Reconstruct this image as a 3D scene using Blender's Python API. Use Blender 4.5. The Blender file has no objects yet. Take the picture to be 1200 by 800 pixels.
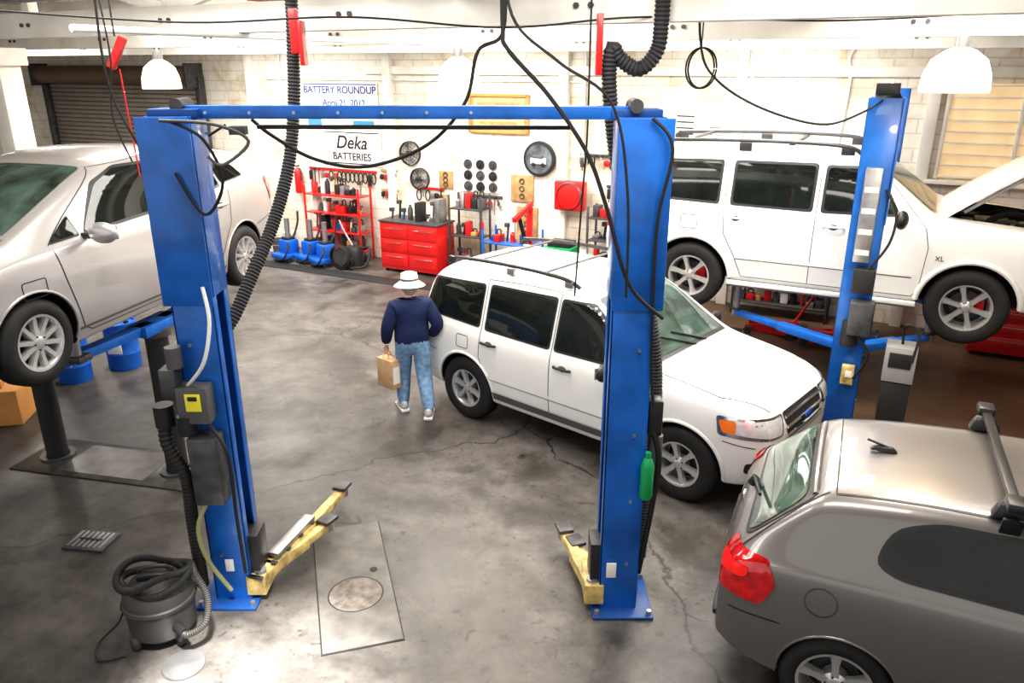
import bpy,bmesh,math,random
from mathutils import Vector,Matrix,Euler
from mathutils.bvhtree import BVHTree
rnd=random.Random(7)
SC=bpy.context.scene
D2R=math.pi/180
# ------------------------------------------------ materials
def M(name,col,rough=.5,metal=0,var=.06,scale=6,bump=0,coat=0,emit=0,trans=0,ior=1.45):
    m=bpy.data.materials.new(name);m.use_nodes=True
    nt=m.node_tree;b=nt.nodes['Principled BSDF']
    b.inputs['Roughness'].default_value=rough;b.inputs['Metallic'].default_value=metal
    b.inputs['Coat Weight'].default_value=coat;b.inputs['Coat Roughness'].default_value=.04
    b.inputs['Transmission Weight'].default_value=trans;b.inputs['IOR'].default_value=ior
    tc=nt.nodes.new('ShaderNodeTexCoord');n=nt.nodes.new('ShaderNodeTexNoise')
    n.inputs['Scale'].default_value=scale;n.inputs['Detail'].default_value=4
    nt.links.new(tc.outputs['Object'],n.inputs['Vector'])
    r=nt.nodes.new('ShaderNodeValToRGB')
    r.color_ramp.elements[0].position=.3;r.color_ramp.elements[1].position=.7
    r.color_ramp.elements[0].color=[max(0,x*(1-var)) for x in col]+[1]
    r.color_ramp.elements[1].color=[min(1,x*(1+var)) for x in col]+[1]
    nt.links.new(n.outputs['Fac'],r.inputs['Fac']);nt.links.new(r.outputs['Color'],b.inputs['Base Color'])
    if bump:
        bp=nt.nodes.new('ShaderNodeBump');bp.inputs['Strength'].default_value=bump;bp.inputs['Distance'].default_value=.01
        nt.links.new(n.outputs['Fac'],bp.inputs['Height']);nt.links.new(bp.outputs['Normal'],b.inputs['Normal'])
    if emit:
        nt.links.new(r.outputs['Color'],b.inputs['Emission Color']);b.inputs['Emission Strength'].default_value=emit
    return m
WHITEP=M('paint_white',(.80,.80,.785),.25,0,.01,2,coat=.7)
SILVERP=M('paint_silver',(.50,.485,.48),.32,.5,.02,2,coat=.7)
GREYP=M('paint_grey',(.20,.187,.18),.36,.5,.03,2,coat=.7)
WELL=M('wheel_well',(.012,.012,.012),.8)
GLASS=M('car_glass',(.010,.013,.012),.03,0,.4,3)
GLASSG=M('windshield_glass',(.05,.08,.066),.03,0,.8,3,coat=.3)
RUB=M('rubber_black',(.018,.018,.018),.65,0,.2,20)
BLKP=M('plastic_black',(.025,.025,.027),.4)
DGREY=M('plastic_grey',(.10,.10,.105),.5)
ALLOY=M('alloy',(.62,.62,.62),.3,.7)
CHROME=M('chrome',(.8,.8,.82),.12,1,.02)
LENS=M('lamp_lens',(.7,.72,.75),.08,.2,.15,20,coat=1)
ORANGE=M('amber_lens',(.9,.22,.02),.15,0,coat=1)
REDL=M('red_lens',(.5,.008,.012),.1,0,.35,14,coat=1)
BLUE=M('lift_blue',(.012,.125,.47),.32,0,.28,4,coat=.3)
BLUED=M('blue_dark',(.012,.07,.26),.4)
YEL=M('arm_yellow',(.55,.42,.17),.5,0,.55,9)
STEEL=M('steel',(.42,.42,.42),.35,.8,.2,8)
DSTEEL=M('steel_dark',(.09,.09,.095),.45,.5,.3,10)
RED=M('red_enamel',(.58,.015,.015),.35,0,.12,4,coat=.3)
GREEN=M('green_plastic',(.01,.28,.10),.35)
WPAINT=M('white_painted_wood',(.84,.81,.74),.6,0,.10,3,bump=.2)
WOOD=M('plywood',(.42,.25,.11),.6,0,.25,9)
CARD=M('cardboard',(.5,.25,.08),.8,0,.12,5)
KRAFT=M('kraft_paper',(.55,.36,.2),.8,0,.12,12)
PAPERW=M('paper_white',(.80,.79,.77),.7,0,.03)
INK=M('ink_blue',(.01,.04,.25),.6)
INKK=M('ink_black',(.015,.015,.015),.6)
DRUMB=M('drum_blue',(.01,.11,.5),.4)
YBUCK=M('bucket_yellow',(.75,.5,.03),.5)
NAVY=M('sweater_navy',(.010,.02,.075),.9,0,.2,60,bump=.3)
DENIM=M('denim_light',(.18,.31,.48),.85,0,.3,25,bump=.2)
SKIN=M('skin',(.6,.35,.25),.55,0,.06,20)
HAIR=M('hair_grey',(.45,.43,.4),.8,0,.2,60)
HATW=M('hat_white',(.80,.79,.73),.85,0,.06,20)
SHOE=M('shoe_grey',(.42,.43,.44),.6,0,.3,30)
SOLE=M('sole_white',(.75,.75,.73),.6)
VAC=M('vacuum_grey',(.05,.047,.045),.5,0,.15,8)
LAMPM=M('lamp_shade_glow',(1,.86,.64),.5,0,.01,emit=1.5)
# ------------------------------------------------ mesh builder
class MB:
    def __init__(s): s.v=[];s.f=[];s.m=[];s.mats=[]
    def mi(s,mat):
        if mat not in s.mats:s.mats.append(mat)
        return s.mats.index(mat)
    def raw(s,vs,fs,mat):
        o=len(s.v);k=s.mi(mat);s.v+=[tuple(v) for v in vs]
        for f in fs:s.f.append([i+o for i in f]);s.m.append(k)
    def addbm(s,bm,mat,mtx=None):
        bm.verts.ensure_lookup_table();bm.verts.index_update()
        vs=[(mtx@v.co if mtx else v.co.copy()) for v in bm.verts]
        s.raw(vs,[[v.index for v in f.verts] for f in bm.faces],mat);bm.free()
    def box(s,c,d,mat,rot=(0,0,0),bev=.006,top=None):
        bm=bmesh.new();bmesh.ops.create_cube(bm,size=1)
        for v in bm.verts:
            if top and v.co.z>0:v.co.x*=top[0];v.co.y*=top[1]
            v.co=Vector((v.co.x*d[0],v.co.y*d[1],v.co.z*d[2]))
        bev=min(bev,min(d)*.3)
        if bev>0:bmesh.ops.bevel(bm,geom=bm.edges[:],offset=bev,segments=2,profile=.5,affect='EDGES')
        s.addbm(bm,mat,Matrix.Translation(c)@Euler([a*D2R for a in rot]).to_matrix().to_4x4())
    def lathe(s,prof,mat,c=(0,0,0),ax=(0,0,1),n=28):
        a=Vector(ax).normalized();t=Vector((1,0,0)) if abs(a.x)<.9 else Vector((0,1,0))
        e1=(t-a*t.dot(a)).normalized();e2=a.cross(e1);c=Vector(c)
        vs=[];fs=[]
        for (r,h) in prof:
            for i in range(n):
                q=2*math.pi*i/n;vs.append(c+a*h+(e1*math.cos(q)+e2*math.sin(q))*max(r,.0004))
        for j in range(len(prof)-1):
            for i in range(n):
                k=(i+1)%n;fs.append([j*n+i,j*n+k,(j+1)*n+k,(j+1)*n+i])
        s.raw(vs,fs,mat)
    def cyl(s,a,b,r,mat,r2=None,n=18):
        a=Vector(a);b=Vector(b);L=(b-a).length
        if r2 is None:r2=r
        s.lathe([(0,0),(r,0),(r2,L),(0,L)],mat,a,(b-a),n)
    def tube(s,pts,r,mat,n=8,res=6,corr=0,closed=False,smooth=True):
        P=[Vector(p) for p in pts]
        if smooth and len(P)>2:
            Q=[]
            for i in range(len(P)-1):
                p0=P[max(i-1,0)];p1=P[i];p2=P[i+1];p3=P[min(i+2,len(P)-1)]
                for j in range(res):
                    t=j/res;Q.append(.5*((2*p1)+(p2-p0)*t+(2*p0-5*p1+4*p2-p3)*t*t+(3*p1-p0-3*p2+p3)*t**3))
            Q.append(P[-1])
        else:Q=P
        if corr:
            L=sum((Q[i+1]-Q[i]).length for i in range(len(Q)-1));N=int(L/corr)*2
            R=[];i=0;acc=0
            for k in range(N+1):
                d=L*k/N
                while i<len(Q)-2 and acc+(Q[i+1]-Q[i]).length<d:acc+=(Q[i+1]-Q[i]).length;i+=1
                seg=(Q[i+1]-Q[i]).length or 1e-6
                R.append(Q[i].lerp(Q[i+1],min(1,(d-acc)/seg)))
            Q=R
        vs=[];fs=[];up=None
        for i,p in enumerate(Q):
            t=(Q[min(i+1,len(Q)-1)]-Q[max(i-1,0)])
            if t.length<1e-8:t=Vector((0,0,1))
            t.normalize()
            if up is None:up=Vector((0,0,1)) if abs(t.z)<.9 else Vector((1,0,0))
            e1=(up-t*up.dot(t)).normalized();up=e1;e2=t.cross(e1)
            rr=r*(1 if not corr or i%2 else .82)
            for k in range(n):
                q=2*math.pi*k/n;vs.append(p+(e1*math.cos(q)+e2*math.sin(q))*rr)
        for j in range(len(Q)-1):
            for i in range(n):
                k=(i+1)%n;fs.append([j*n+i,j*n+k,(j+1)*n+k,(j+1)*n+i])
        fs.append(list(range(n))[::-1]);fs.append([len(vs)-n+i for i in range(n)])
        s.raw(vs,fs,mat)
    def prism(s,poly,mat,a,b,ax='y'):
        def mk(p,h):
            return {'y':(p[0],h,p[1]),'x':(h,p[0],p[1]),'z':(p[0],p[1],h)}[ax]
        n=len(poly);vs=[mk(p,a) for p in poly]+[mk(p,b) for p in poly]
        fs=[list(range(n)),list(range(n,2*n))[::-1]]+[[i,(i+1)%n,n+(i+1)%n,n+i] for i in range(n)]
        bm=bmesh.new();V=[bm.verts.new(v) for v in vs]
        for f in fs:bm.faces.new([V[i] for i in f])
        bmesh.ops.recalc_face_normals(bm,faces=bm.faces[:]);s.addbm(bm,mat)
    def ball(s,c,r,mat,sc=(1,1,1),n=16):
        bm=bmesh.new();bmesh.ops.create_uvsphere(bm,u_segments=n,v_segments=n//2+2,radius=r)
        for v in bm.verts:v.co=Vector((v.co.x*sc[0],v.co.y*sc[1],v.co.z*sc[2]))
        s.addbm(bm,mat,Matrix.Translation(c))
    def text(s,txt,size,mat,loc,rot=(90,0,0),ext=.002,shear=0,bold=.015):
        cu=bpy.data.curves.new('t','FONT');cu.body=txt;cu.size=size;cu.extrude=ext;cu.align_x='CENTER';cu.align_y='CENTER';cu.shear=shear;cu.offset=size*bold
        o=bpy.data.objects.new('t',cu);SC.collection.objects.link(o)
        dg=bpy.context.evaluated_depsgraph_get();me=bpy.data.meshes.new_from_object(o.evaluated_get(dg))
        mt=Matrix.Translation(loc)@Euler([a*D2R for a in rot]).to_matrix().to_4x4()
        s.raw([mt@v.co for v in me.vertices],[list(p.vertices) for p in me.polygons],mat)
        bpy.data.objects.remove(o);bpy.data.meshes.remove(me)
    def obj(s,name,loc=(0,0,0),rz=0,parent=None,angle=38,rot=None):
        me=bpy.data.meshes.new(name);me.from_pydata(s.v,[],s.f)
        for m in s.mats:me.materials.append(m)
        me.polygons.foreach_set('material_index',s.m)
        me.polygons.foreach_set('use_smooth',[True]*len(s.f));me.update()
        try:me.set_sharp_from_angle(angle=angle*D2R)
        except Exception:pass
        o=bpy.data.objects.new(name,me);SC.collection.objects.link(o)
        o.location=loc;o.rotation_euler=rot if rot else (0,0,rz*D2R)
        if parent:o.parent=parent
        return o
def empty(name,loc,rz=0):
    e=bpy.data.objects.new(name,None);SC.collection.objects.link(e);e.location=loc;e.rotation_euler=(0,0,rz*D2R);e.empty_display_size=.2
    return e
# ------------------------------------------------ car tools
def itp(tab,x):
    if x<=tab[0][0]:return tab[0][1]
    for (a,b),(c,d) in zip(tab,tab[1:]):
        if x<=c:return b+(d-b)*(x-a)/(c-a)
    return tab[-1][1]
def roundpoly(P,r):
    out=[];n=len(P)
    for i in range(n):
        p=P[i];a=P[i-1];b=P[(i+1)%n];ra=min(r,(a-p).length*.4);rb=min(r,(b-p).length*.4)
        A=p+(a-p).normalized()*ra;B=p+(b-p).normalized()*rb
        for t in (0,.33,.67,1):out.append(A*(1-t)**2+p*2*t*(1-t)+B*t*t)
    return out
def pray(bvh,p,d):
    h=bvh.ray_cast(p-d*1.2,d,4)
    if h[0] is None:
        h=bvh.find_nearest(p)
    n=h[1]
    if n.dot(d)>0:n=-n
    return h[0],n
def patch(mb,bvh,poly,d,mat,off=.006,step=.05,rc=.04):
    d=Vector(d).normalized();P=roundpoly([Vector(p) for p in poly],rc) if rc>0 else [Vector(p) for p in poly]
    up=Vector((0,0,1)) if abs(d.z)<.95 else Vector((1,0,0))
    X=up.cross(d).normalized();Y=d.cross(X);d0=sum(p.dot(d) for p in P)/len(P)
    bm=bmesh.new();V=[bm.verts.new((p.dot(X),p.dot(Y),0)) for p in P];bm.faces.new(V)
    bmesh.ops.triangulate(bm,faces=bm.faces[:])
    for ax in (0,1):
        lo=min(v.co[ax] for v in bm.verts);hi=max(v.co[ax] for v in bm.verts);k=lo+step
        while k<hi:
            co=Vector((0,0,0));co[ax]=k;no=Vector((0,0,0));no[ax]=1
            bmesh.ops.bisect_plane(bm,geom=bm.verts[:]+bm.edges[:]+bm.faces[:],plane_co=co,plane_no=no,dist=1e-6);k+=step
    vs=[]
    bm.verts.index_update()
    for v in bm.verts:
        h,n=pray(bvh,X*v.co.x+Y*v.co.y+d*d0,d);vs.append(h+n*off)
    fs=[[v.index for v in f.verts] for f in bm.faces]
    out=[]
    for f in fs:
        a,b,c=vs[f[0]],vs[f[1]],vs[f[2]]
        out.append(f if (b-a).cross(c-a).dot(d)<0 else f[::-1])
    mb.raw(vs,out,mat);bm.free()
def sample(pts,step=.04):
    P=[Vector(p) for p in pts];Q=[]
    for a,b in zip(P,P[1:]):
        k=max(1,int((b-a).length/step))
        for i in range(k):Q.append(a.lerp(b,i/k))
    Q.append(P[-1]);return Q
def seam(mb,bvh,pts,d,mat=None,w=.006,off=.003,closed=False,rc=.05):
    d=Vector(d).normalized();P=[Vector(p) for p in pts]
    if closed:
        P=roundpoly(P,rc);P.append(P[0])
    Q=[pray(bvh,p,d) for p in sample(P)]
    vs=[];n=len(Q)
    for i,(p,nn) in enumerate(Q):
        t=(Q[min(i+1,n-1)][0]-Q[max(i-1,0)][0]);t=t.normalized() if t.length>1e-7 else Vector((1,0,0))
        s=t.cross(nn).normalized()*w/2;vs+=[p+nn*off+s,p+nn*off-s]
    fs=[[2*i,2*i+2,2*i+3,2*i+1] for i in range(n-1)]
    out=[]
    for f in fs:
        a,b,c=vs[f[0]],vs[f[1]],vs[f[2]]
        out.append(f if (b-a).cross(c-a).dot(d)<0 else f[::-1])
    mb.raw(vs,out,mat or INKK)
def mould(mb,bvh,pts,d,mat,r=.012,off=.0):
    d=Vector(d).normalized();mb.tube([pray(bvh,p,d)[0]-d*off for p in sample(pts,.06)],r,mat,n=8,smooth=False)
def eval_mesh(o):
    dg=bpy.context.evaluated_depsgraph_get();return bpy.data.meshes.new_from_object(o.evaluated_get(dg))
def car_body(P,paint,parent,extra_cut=None):
    vs=[];fs=[];N=13;st=P['st'];R=[]
    for x in st:
        T=itp(P['top'],x);S=itp(P['belt'],x);w=itp(P['w'],x);wt=itp(P['wt'],x);zb=itp(P['zb'],x);g=T-S
        sw=.965*w;L=lambda k:sw+(wt-sw)*k
        pts=[(0,zb),(.7*w,zb),(.93*w,zb+.02),(.985*w,zb+.5*(S-zb)*.4),(w,zb+.6*(S-zb)),(.992*w,S-.12*(S-zb)),(sw,S-.0),(L(.12),S+.07*g),(L(.5),S+.46*g),(L(.9),S+.86*g),(wt*.9,S+.955*g),(wt*.5,T-.004),(0,T)]
        ring=[]
        for sg in (1,-1):
            r=[]
            for i,(y,z) in enumerate(pts):
                if sg<0 and i in(0,12):r.append(ring[i]);continue
                vs.append((x,sg*y,z));r.append(len(vs)-1)
            if sg>0:ring=r
            else:R.append((ring,r))
    for (a,b),(c,d) in zip(R,R[1:]):
        for i in range(N-1):
            fs.append([a[i],a[i+1],c[i+1],c[i]]);fs.append([b[i],d[i],d[i+1],b[i+1]])
    for (a,b) in (R[0],R[-1]):
        for i in range(N-1):
            f=[a[i],a[i+1],b[i+1],b[i]];q=[]
            for k in f:
                if k not in q:q.append(k)
            fs.append(q)
    bm=bmesh.new();V=[bm.verts.new(v) for v in vs]
    for f in fs:bm.faces.new([V[i] for i in f])
    bmesh.ops.recalc_face_normals(bm,faces=bm.faces[:])
    cl=bm.edges.layers.float.new('crease_edge')
    for (a,b),(c,d) in zip(R,R[1:]):
        for i,cr in ((6,.4),(2,.5),(9,.25)):
            for p,q in ((a[i],c[i]),(b[i],d[i])):
                e=bm.edges.get([V[p],V[q]])
                if e:e[cl]=cr
    me=bpy.data.meshes.new('body');bm.to_mesh(me);bm.free()
    o=bpy.data.objects.new('tmp',me);SC.collection.objects.link(o)
    md=o.modifiers.new('s','SUBSURF');md.levels=3;md.render_levels=3
    m2=eval_mesh(o);bpy.data.objects.remove(o)
    bvh=BVHTree.FromPolygons([v.co.copy() for v in m2.vertices],[list(p.vertices) for p in m2.polygons])
    m2.materials.clear();m2.materials.append(paint);m2.materials.append(WELL)
    o=bpy.data.objects.new('body',m2);SC.collection.objects.link(o)
    cb=MB();
    for x in P['ax']:
        for sg in (1,-1):
            cb.cyl((x,sg*(P['hw']-.34),P['r']+.01),(x,sg*(P['hw']+.15),P['r']+.01),P['r']+P.get('gap',.055),WELL,n=40)
    if extra_cut:cb.box(*extra_cut,WELL,bev=0)
    bm=bmesh.new();V=[bm.verts.new(v) for v in cb.v]
    for f in cb.f:bm.faces.new([V[i] for i in f])
    bmesh.ops.remove_doubles(bm,verts=bm.verts[:],dist=.002)
    bmesh.ops.recalc_face_normals(bm,faces=bm.faces[:])
    cm=bpy.data.meshes.new('c');bm.to_mesh(cm);bm.free();cm.materials.append(paint);cm.materials.append(WELL)
    for p in cm.polygons:p.material_index=1
    c=bpy.data.objects.new('cut',cm);SC.collection.objects.link(c)
    md=o.modifiers.new('b','BOOLEAN');md.operation='DIFFERENCE';md.object=c;md.solver='EXACT'
    m3=eval_mesh(o);bpy.data.objects.remove(o);bpy.data.objects.remove(c)
    for p in m3.polygons:p.use_smooth=True
    try:m3.set_sharp_from_angle(angle=40*D2R)
    except Exception:pass
    o=bpy.data.objects.new('body',m3);SC.collection.objects.link(o);o.parent=parent
    return bvh
def wheel(parent,k,pos,side,r,w,rr,spokes=6,style=0,rim=ALLOY):
    b=MB();h=w/2
    b.lathe([(rr-.02,-h),(r-.05,-h),(r-.015,-h+.015),(r,-h+.04),(r,h-.04),(r-.015,h-.015),(r-.05,h+.003),(rr+.01,h),(rr-.005,h-.012),(rr-.01,-h)],RUB,ax=(0,1,0),n=44)
    for q in (-.03,0,.03):b.lathe([(r+.002,q-.004),(r+.002,q+.004)],INKK,ax=(0,1,0),n=44)
    b.lathe([(rr,h-.004),(rr-.018,h-.006),(rr-.03,h-.03),(rr-.04,-h*.4),(.0,-h*.4)],rim,ax=(0,1,0),n=44)
    b.lathe([(rr-.045,-h*.35),(0,-h*.35)],INKK,ax=(0,1,0),n=36)
    b.lathe([(rr*.62,-h*.3),(rr*.62,-h*.15),(0,-h*.15)],DSTEEL,ax=(0,1,0),n=32)
    b.lathe([(.075,h*.1),(.07,h-.03),(.045,h-.015),(.03,h-.01),(0,h-.01)],rim,ax=(0,1,0),n=24)
    for i in range(5):
        q=2*math.pi*i/5;b.cyl((.05*math.cos(q),h-.03,.05*math.sin(q)),(.05*math.cos(q),h-.008,.05*math.sin(q)),.007,DSTEEL,n=8)
    for i in range(spokes):
        q=2*math.pi*i/spokes+.25
        rows=[(.045,.032 if style==0 else .024,h-.05,h-.016),(rr*.55,.026 if style==0 else .022,h-.055,h-.018),(rr-.012,.042 if style==0 else .02,h-.05,h-.01)]
        vs=[]
        for (rad,hw,y0,y1) in rows:
            for (a,y) in ((-hw,y0),(-hw*.7,y1),(hw*.7,y1),(hw,y0)):
                vs.append((rad*math.cos(q)-a*math.sin(q),y,rad*math.sin(q)+a*math.cos(q)))
        fs=[]
        for j in range(2):
            for a in range(4):
                c=(a+1)%4;fs.append([j*4+a,j*4+c,(j+1)*4+c,(j+1)*4+a])
        b.raw(vs,fs,rim)
    return b.obj('wheel_%d'%k,pos,0 if side>0 else 180,parent)
class Car:
    def __init__(s,name,loc,rz,P,paint,cut=None):
        s.e=empty(name,loc,rz);s.P=P;s.paint=paint;s.bvh=car_body(P,paint,s.e,cut);s.b=MB()
        k=1
        for x in P['ax']:
            for sg in (1,-1):
                wheel(s.e,k,(x,sg*(P['hw']-P['tw']/2-.012),P['r']),sg,P['r'],P['tw'],P['rr'],P['sp'],P.get('style',0),P.get('rim',ALLOY));k+=1
    def side(s,poly,mat,off=.006,rc=.04,sides=(1,-1)):
        for g in sides:patch(s.b,s.bvh,[(x,g*1.0,z) for x,z in poly],(0,-g,0),mat,off,rc=rc)
    def win(s,poly,rc=.04,glass=None,frame=.022):
        c=Vector((sum(p[0] for p in poly)/len(poly),sum(p[1] for p in poly)/len(poly)))
        big=[]
        for p in poly:
            v=Vector(p)-c;big.append((c.x+v.x+math.copysign(frame,v.x),c.y+v.y+math.copysign(frame,v.y)))
        s.side(big,BLKP,.004,rc);s.side(poly,glass or GLASS,.008,rc)
    def sseam(s,pts,closed=False,sides=(1,-1),w=.007,mat=None,off=.003,rc=.05):
        for g in sides:seam(s.b,s.bvh,[(x,g*1.0,z) for x,z in pts],(0,-g,0),mat,w,off,closed,rc)
    def handle(s,x,z,mat,L=.2):
        for g in (1,-1):
            p,n=pray(s.bvh,Vector((x,g*1.0,z)),Vector((0,-g,0)))
            s.b.ball(p+n*.001,.045,BLKP if mat is not BLKP else DGREY,(1.1,.2,.7))
            s.b.tube([p+n*.005+Vector((-L/2,0,0)),p+n*.035+Vector((-L/2+.03,0,.003)),p+n*.035+Vector((L/2-.03,0,.003)),p+n*.005+Vector((L/2,0,0))],.014,mat,n=8,res=4)
    def mirror(s,x,z,mat,out=.2,sz=(.10,.17,.13)):
        for g in (1,-1):
            p,n=pray(s.bvh,Vector((x,g*1.0,z)),Vector((0,-g,0)))
            q=p+Vector((0.02,g*out,.03))
            s.b.tube([p-Vector((0,g*.03,0)),p+Vector((.01,g*out*.45,.0)),q],.022,BLKP,n=8)
            s.b.ball(q,1,mat,(sz[0]/2*1.1,sz[1]/2*1.15,sz[2]/2*1.15),n=20)
            s.b.box(q+Vector((-sz[0]*.42,0,0)),(.02,sz[1]*.86,sz[2]*.8),CHROME,bev=.008)
    def arches(s,mat,r=.018,dr=.05,z0=.3):
        for x in s.P['ax']:
            for g in (1,-1):
                R=s.P['r']+dr;pts=[]
                for i in range(25):
                    q=math.pi*(-.08+1.16*i/24);z=s.P['r']+.01+R*math.sin(q);pts.append(Vector((x+R*math.cos(q),g*1.0,z)))
                pts=[p for p in pts if p.z>z0]
                Q=[pray(s.bvh,p,Vector((0,-g,0)))[0]+Vector((0,g*-.004,0)) for p in pts]
                s.b.tube(Q,r,mat,n=8,smooth=False)
    def done(s):s.b.obj('trim_and_glass',parent=s.e)
# ------------------------------------------------ frames
A=-27
U=Vector((math.cos(A*D2R),math.sin(A*D2R),0));NN=Vector((-math.sin(A*D2R),math.cos(A*D2R),0))
def W(s,n,z=0):return U*s+NN*n+Vector((0,0,z))
WN=12.5
# ------------------------------------------------ SUV in front (compact)
P=dict(st=[-2.20,-2.16,-2.06,-1.95,-1.75,-1.3,-.7,-.1,.2,.5,.8,.95,1.3,1.65,1.88,2.01,2.07],
 top=[(-2.20,.80),(-2.16,.98),(-2.09,1.14),(-1.93,1.63),(-1.75,1.69),(-.7,1.73),(-.1,1.72),(.22,1.66),(.90,1.18),(.98,1.13),(1.3,1.10),(1.65,1.06),(1.88,1.01),(2.01,.93),(2.07,.76)],
 belt=[(-2.20,.76),(-2.16,.93),(-2.1,1.03),(-1.9,1.04),(.8,1.04),(.95,1.04),(1.65,.98),(1.88,.93),(2.01,.85),(2.07,.70)],
 w=[(-2.20,.76),(-2.13,.83),(-1.9,.88),(-1.3,.9),(1.3,.9),(1.7,.87),(1.9,.80),(2.07,.62)],
 wt=[(-2.20,.6),(-2.1,.68),(-1.9,.67),(-.7,.69),(.2,.67),(.88,.75),(1.3,.76),(1.85,.66),(2.07,.5)],
 zb=[(-2.20,.42),(-2.0,.32),(-1.5,.27),(1.6,.27),(1.9,.28),(2.07,.36)],ax=(-1.31,1.31),hw=.885,r=.36,tw=.225,rr=.215,sp=6)
c=Car('suv',(1.05,7.58,0),-41,P,WHITEP)
c.win([(.62,1.11),(-.10,1.10),(-.10,1.56),(.20,1.56),(.36,1.46)])
c.win([(-.19,1.10),(-1.02,1.11),(-1.02,1.54),(-.19,1.56)])
c.win([(-1.13,1.12),(-1.98,1.15),(-1.87,1.49),(-1.13,1.53)])
patch(c.b,c.bvh,[(.93,.67,1.15),(.93,-.67,1.15),(.22,-.58,1.63),(.22,.58,1.63)],(-.55,0,-.8),BLKP,.004)
patch(c.b,c.bvh,[(.89,.63,1.17),(.89,-.63,1.17),(.27,-.55,1.60),(.27,.55,1.60)],(-.55,0,-.8),GLASSG,.008)
patch(c.b,c.bvh,[(-2.1,.55,1.14),(-2.1,-.55,1.14),(-2.1,-.5,1.5),(-2.1,.5,1.5)],(1,0,0),GLASS,.006)
for g in(1,-1):
    patch(c.b,c.bvh,[(2.03,.42*g,.91),(1.68,.9*g,.94),(1.70,.9*g,.77),(2.03,.42*g,.73)],(-.75,-.66*g,0),CHROME,.004,rc=.03)
    patch(c.b,c.bvh,[(2.03,.45*g,.895),(1.82,.88*g,.915),(1.84,.88*g,.80),(2.03,.45*g,.75)],(-.75,-.66*g,0),LENS,.009,rc=.03)
    patch(c.b,c.bvh,[(1.83,.88*g,.91),(1.68,.9*g,.905),(1.72,.9*g,.80),(1.83,.88*g,.80)],(-.5,-.86*g,0),ORANGE,.013,rc=.02)
    patch(c.b,c.bvh,[(2.0,.54*g,.54),(1.9,.78*g,.54),(1.9,.78*g,.44),(2.0,.54*g,.44)],(-1,-.3*g,0),BLKP,.006,rc=.03)
    patch(c.b,c.bvh,[(-2.1,.7*g,1.25),(-2.0,.88*g,1.25),(-2.05,.86*g,.85),(-2.15,.7*g,.85)],(.7,-.7*g,0),REDL,.008,rc=.02)
    seam(c.b,c.bvh,[(.98,.76*g,1.1),(1.6,.73*g,1.1),(1.96,.54*g,1.0)],(0,0,-1),w=.01)
    mould(c.b,c.bvh,[(1.02,.45*g,1.1),(1.5,.42*g,1.1),(1.9,.36*g,1.0)],(0,0,-1),WHITEP,.012,-.006)
    c.b.tube([(-1.78,.62*g,1.665),(-1.65,.625*g,1.735),(-.9,.64*g,1.775),(-.2,.64*g,1.76),(.02,.62*g,1.69)],.021,BLKP,n=8)
    for x in(-1.7,-.85,-.1):c.b.box((x,.63*g,1.71),(.1,.045,.07),STEEL if x>-1 else BLKP)
    c.b.tube([(.95,.1*g+.12,1.175),(.76,.1*g-.25,1.30)],.009,BLKP,smooth=False)
for x in(-1.3,-.45):c.b.box((x,0,1.762),(.04,1.22,.016),DGREY)
for y in (-.40,-.2,0,.2,.40):c.b.box((-.9,y,1.715),(1.3,.03,.016),WHITEP,bev=.006)
patch(c.b,c.bvh,[(2.07,.40,.91),(2.07,-.40,.91),(2.07,-.35,.67),(2.07,.35,.67)],(-1,0,0),BLKP,.006)
for z in(.71,.79,.87):mould(c.b,c.bvh,[(2.1,-.38,z),(2.1,.38,z)],(-1,0,0),CHROME,.016,.008)
c.b.ball((2.10,0,.80),.06,M('badge_blue',(.02,.06,.3),.2),(.3,1.5,.7))
patch(c.b,c.bvh,[(2.1,.5,.52),(2.1,-.5,.52),(2.1,-.45,.40),(2.1,.45,.40)],(-1,0,0),BLKP,.006)
seam(c.b,c.bvh,[(2.1,-.70,.63),(2.1,.70,.63)],(-1,0,0))
c.sseam([(.82,1.04),(.88,.9),(.86,.44),(.80,.36),(-.14,.36),(-.14,1.62)])
c.sseam([(-.14,.36),(-.9,.38),(-1.02,.62),(-1.09,.8),(-1.08,1.06),(-1.08,1.60)])
c.sseam([(.82,1.06),(.3,1.59),(-.14,1.63),(-.6,1.63),(-1.08,1.60)],w=.006)
c.sseam([(-2.1,.78),(-1.75,.72)],w=.008);c.sseam([(1.70,.72),(1.95,.68)],w=.008)
c.sseam([(.92,.40),(-.9,.40)],w=.08,mat=DGREY,off=.012)
c.sseam([(.9,.60),(-.95,.60)],w=.035,mat=WHITEP,off=.016);c.sseam([(.9,.575),(-.95,.575)],w=.008,mat=DGREY,off=.008)
c.sseam([(-1.25,.98),(-1.42,.98),(-1.42,.84),(-1.25,.84)],True,sides=(-1,),rc=.03)
c.handle(.02,.94,BLKP);c.handle(-.95,.96,BLKP);c.mirror(.60,1.08,BLKP,.2,(.11,.2,.15))
c.arches(WHITEP,.018,.055,.3);c.b.box((0,0,.36),(3.4,1.3,.16),DSTEEL);c.done()
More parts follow.
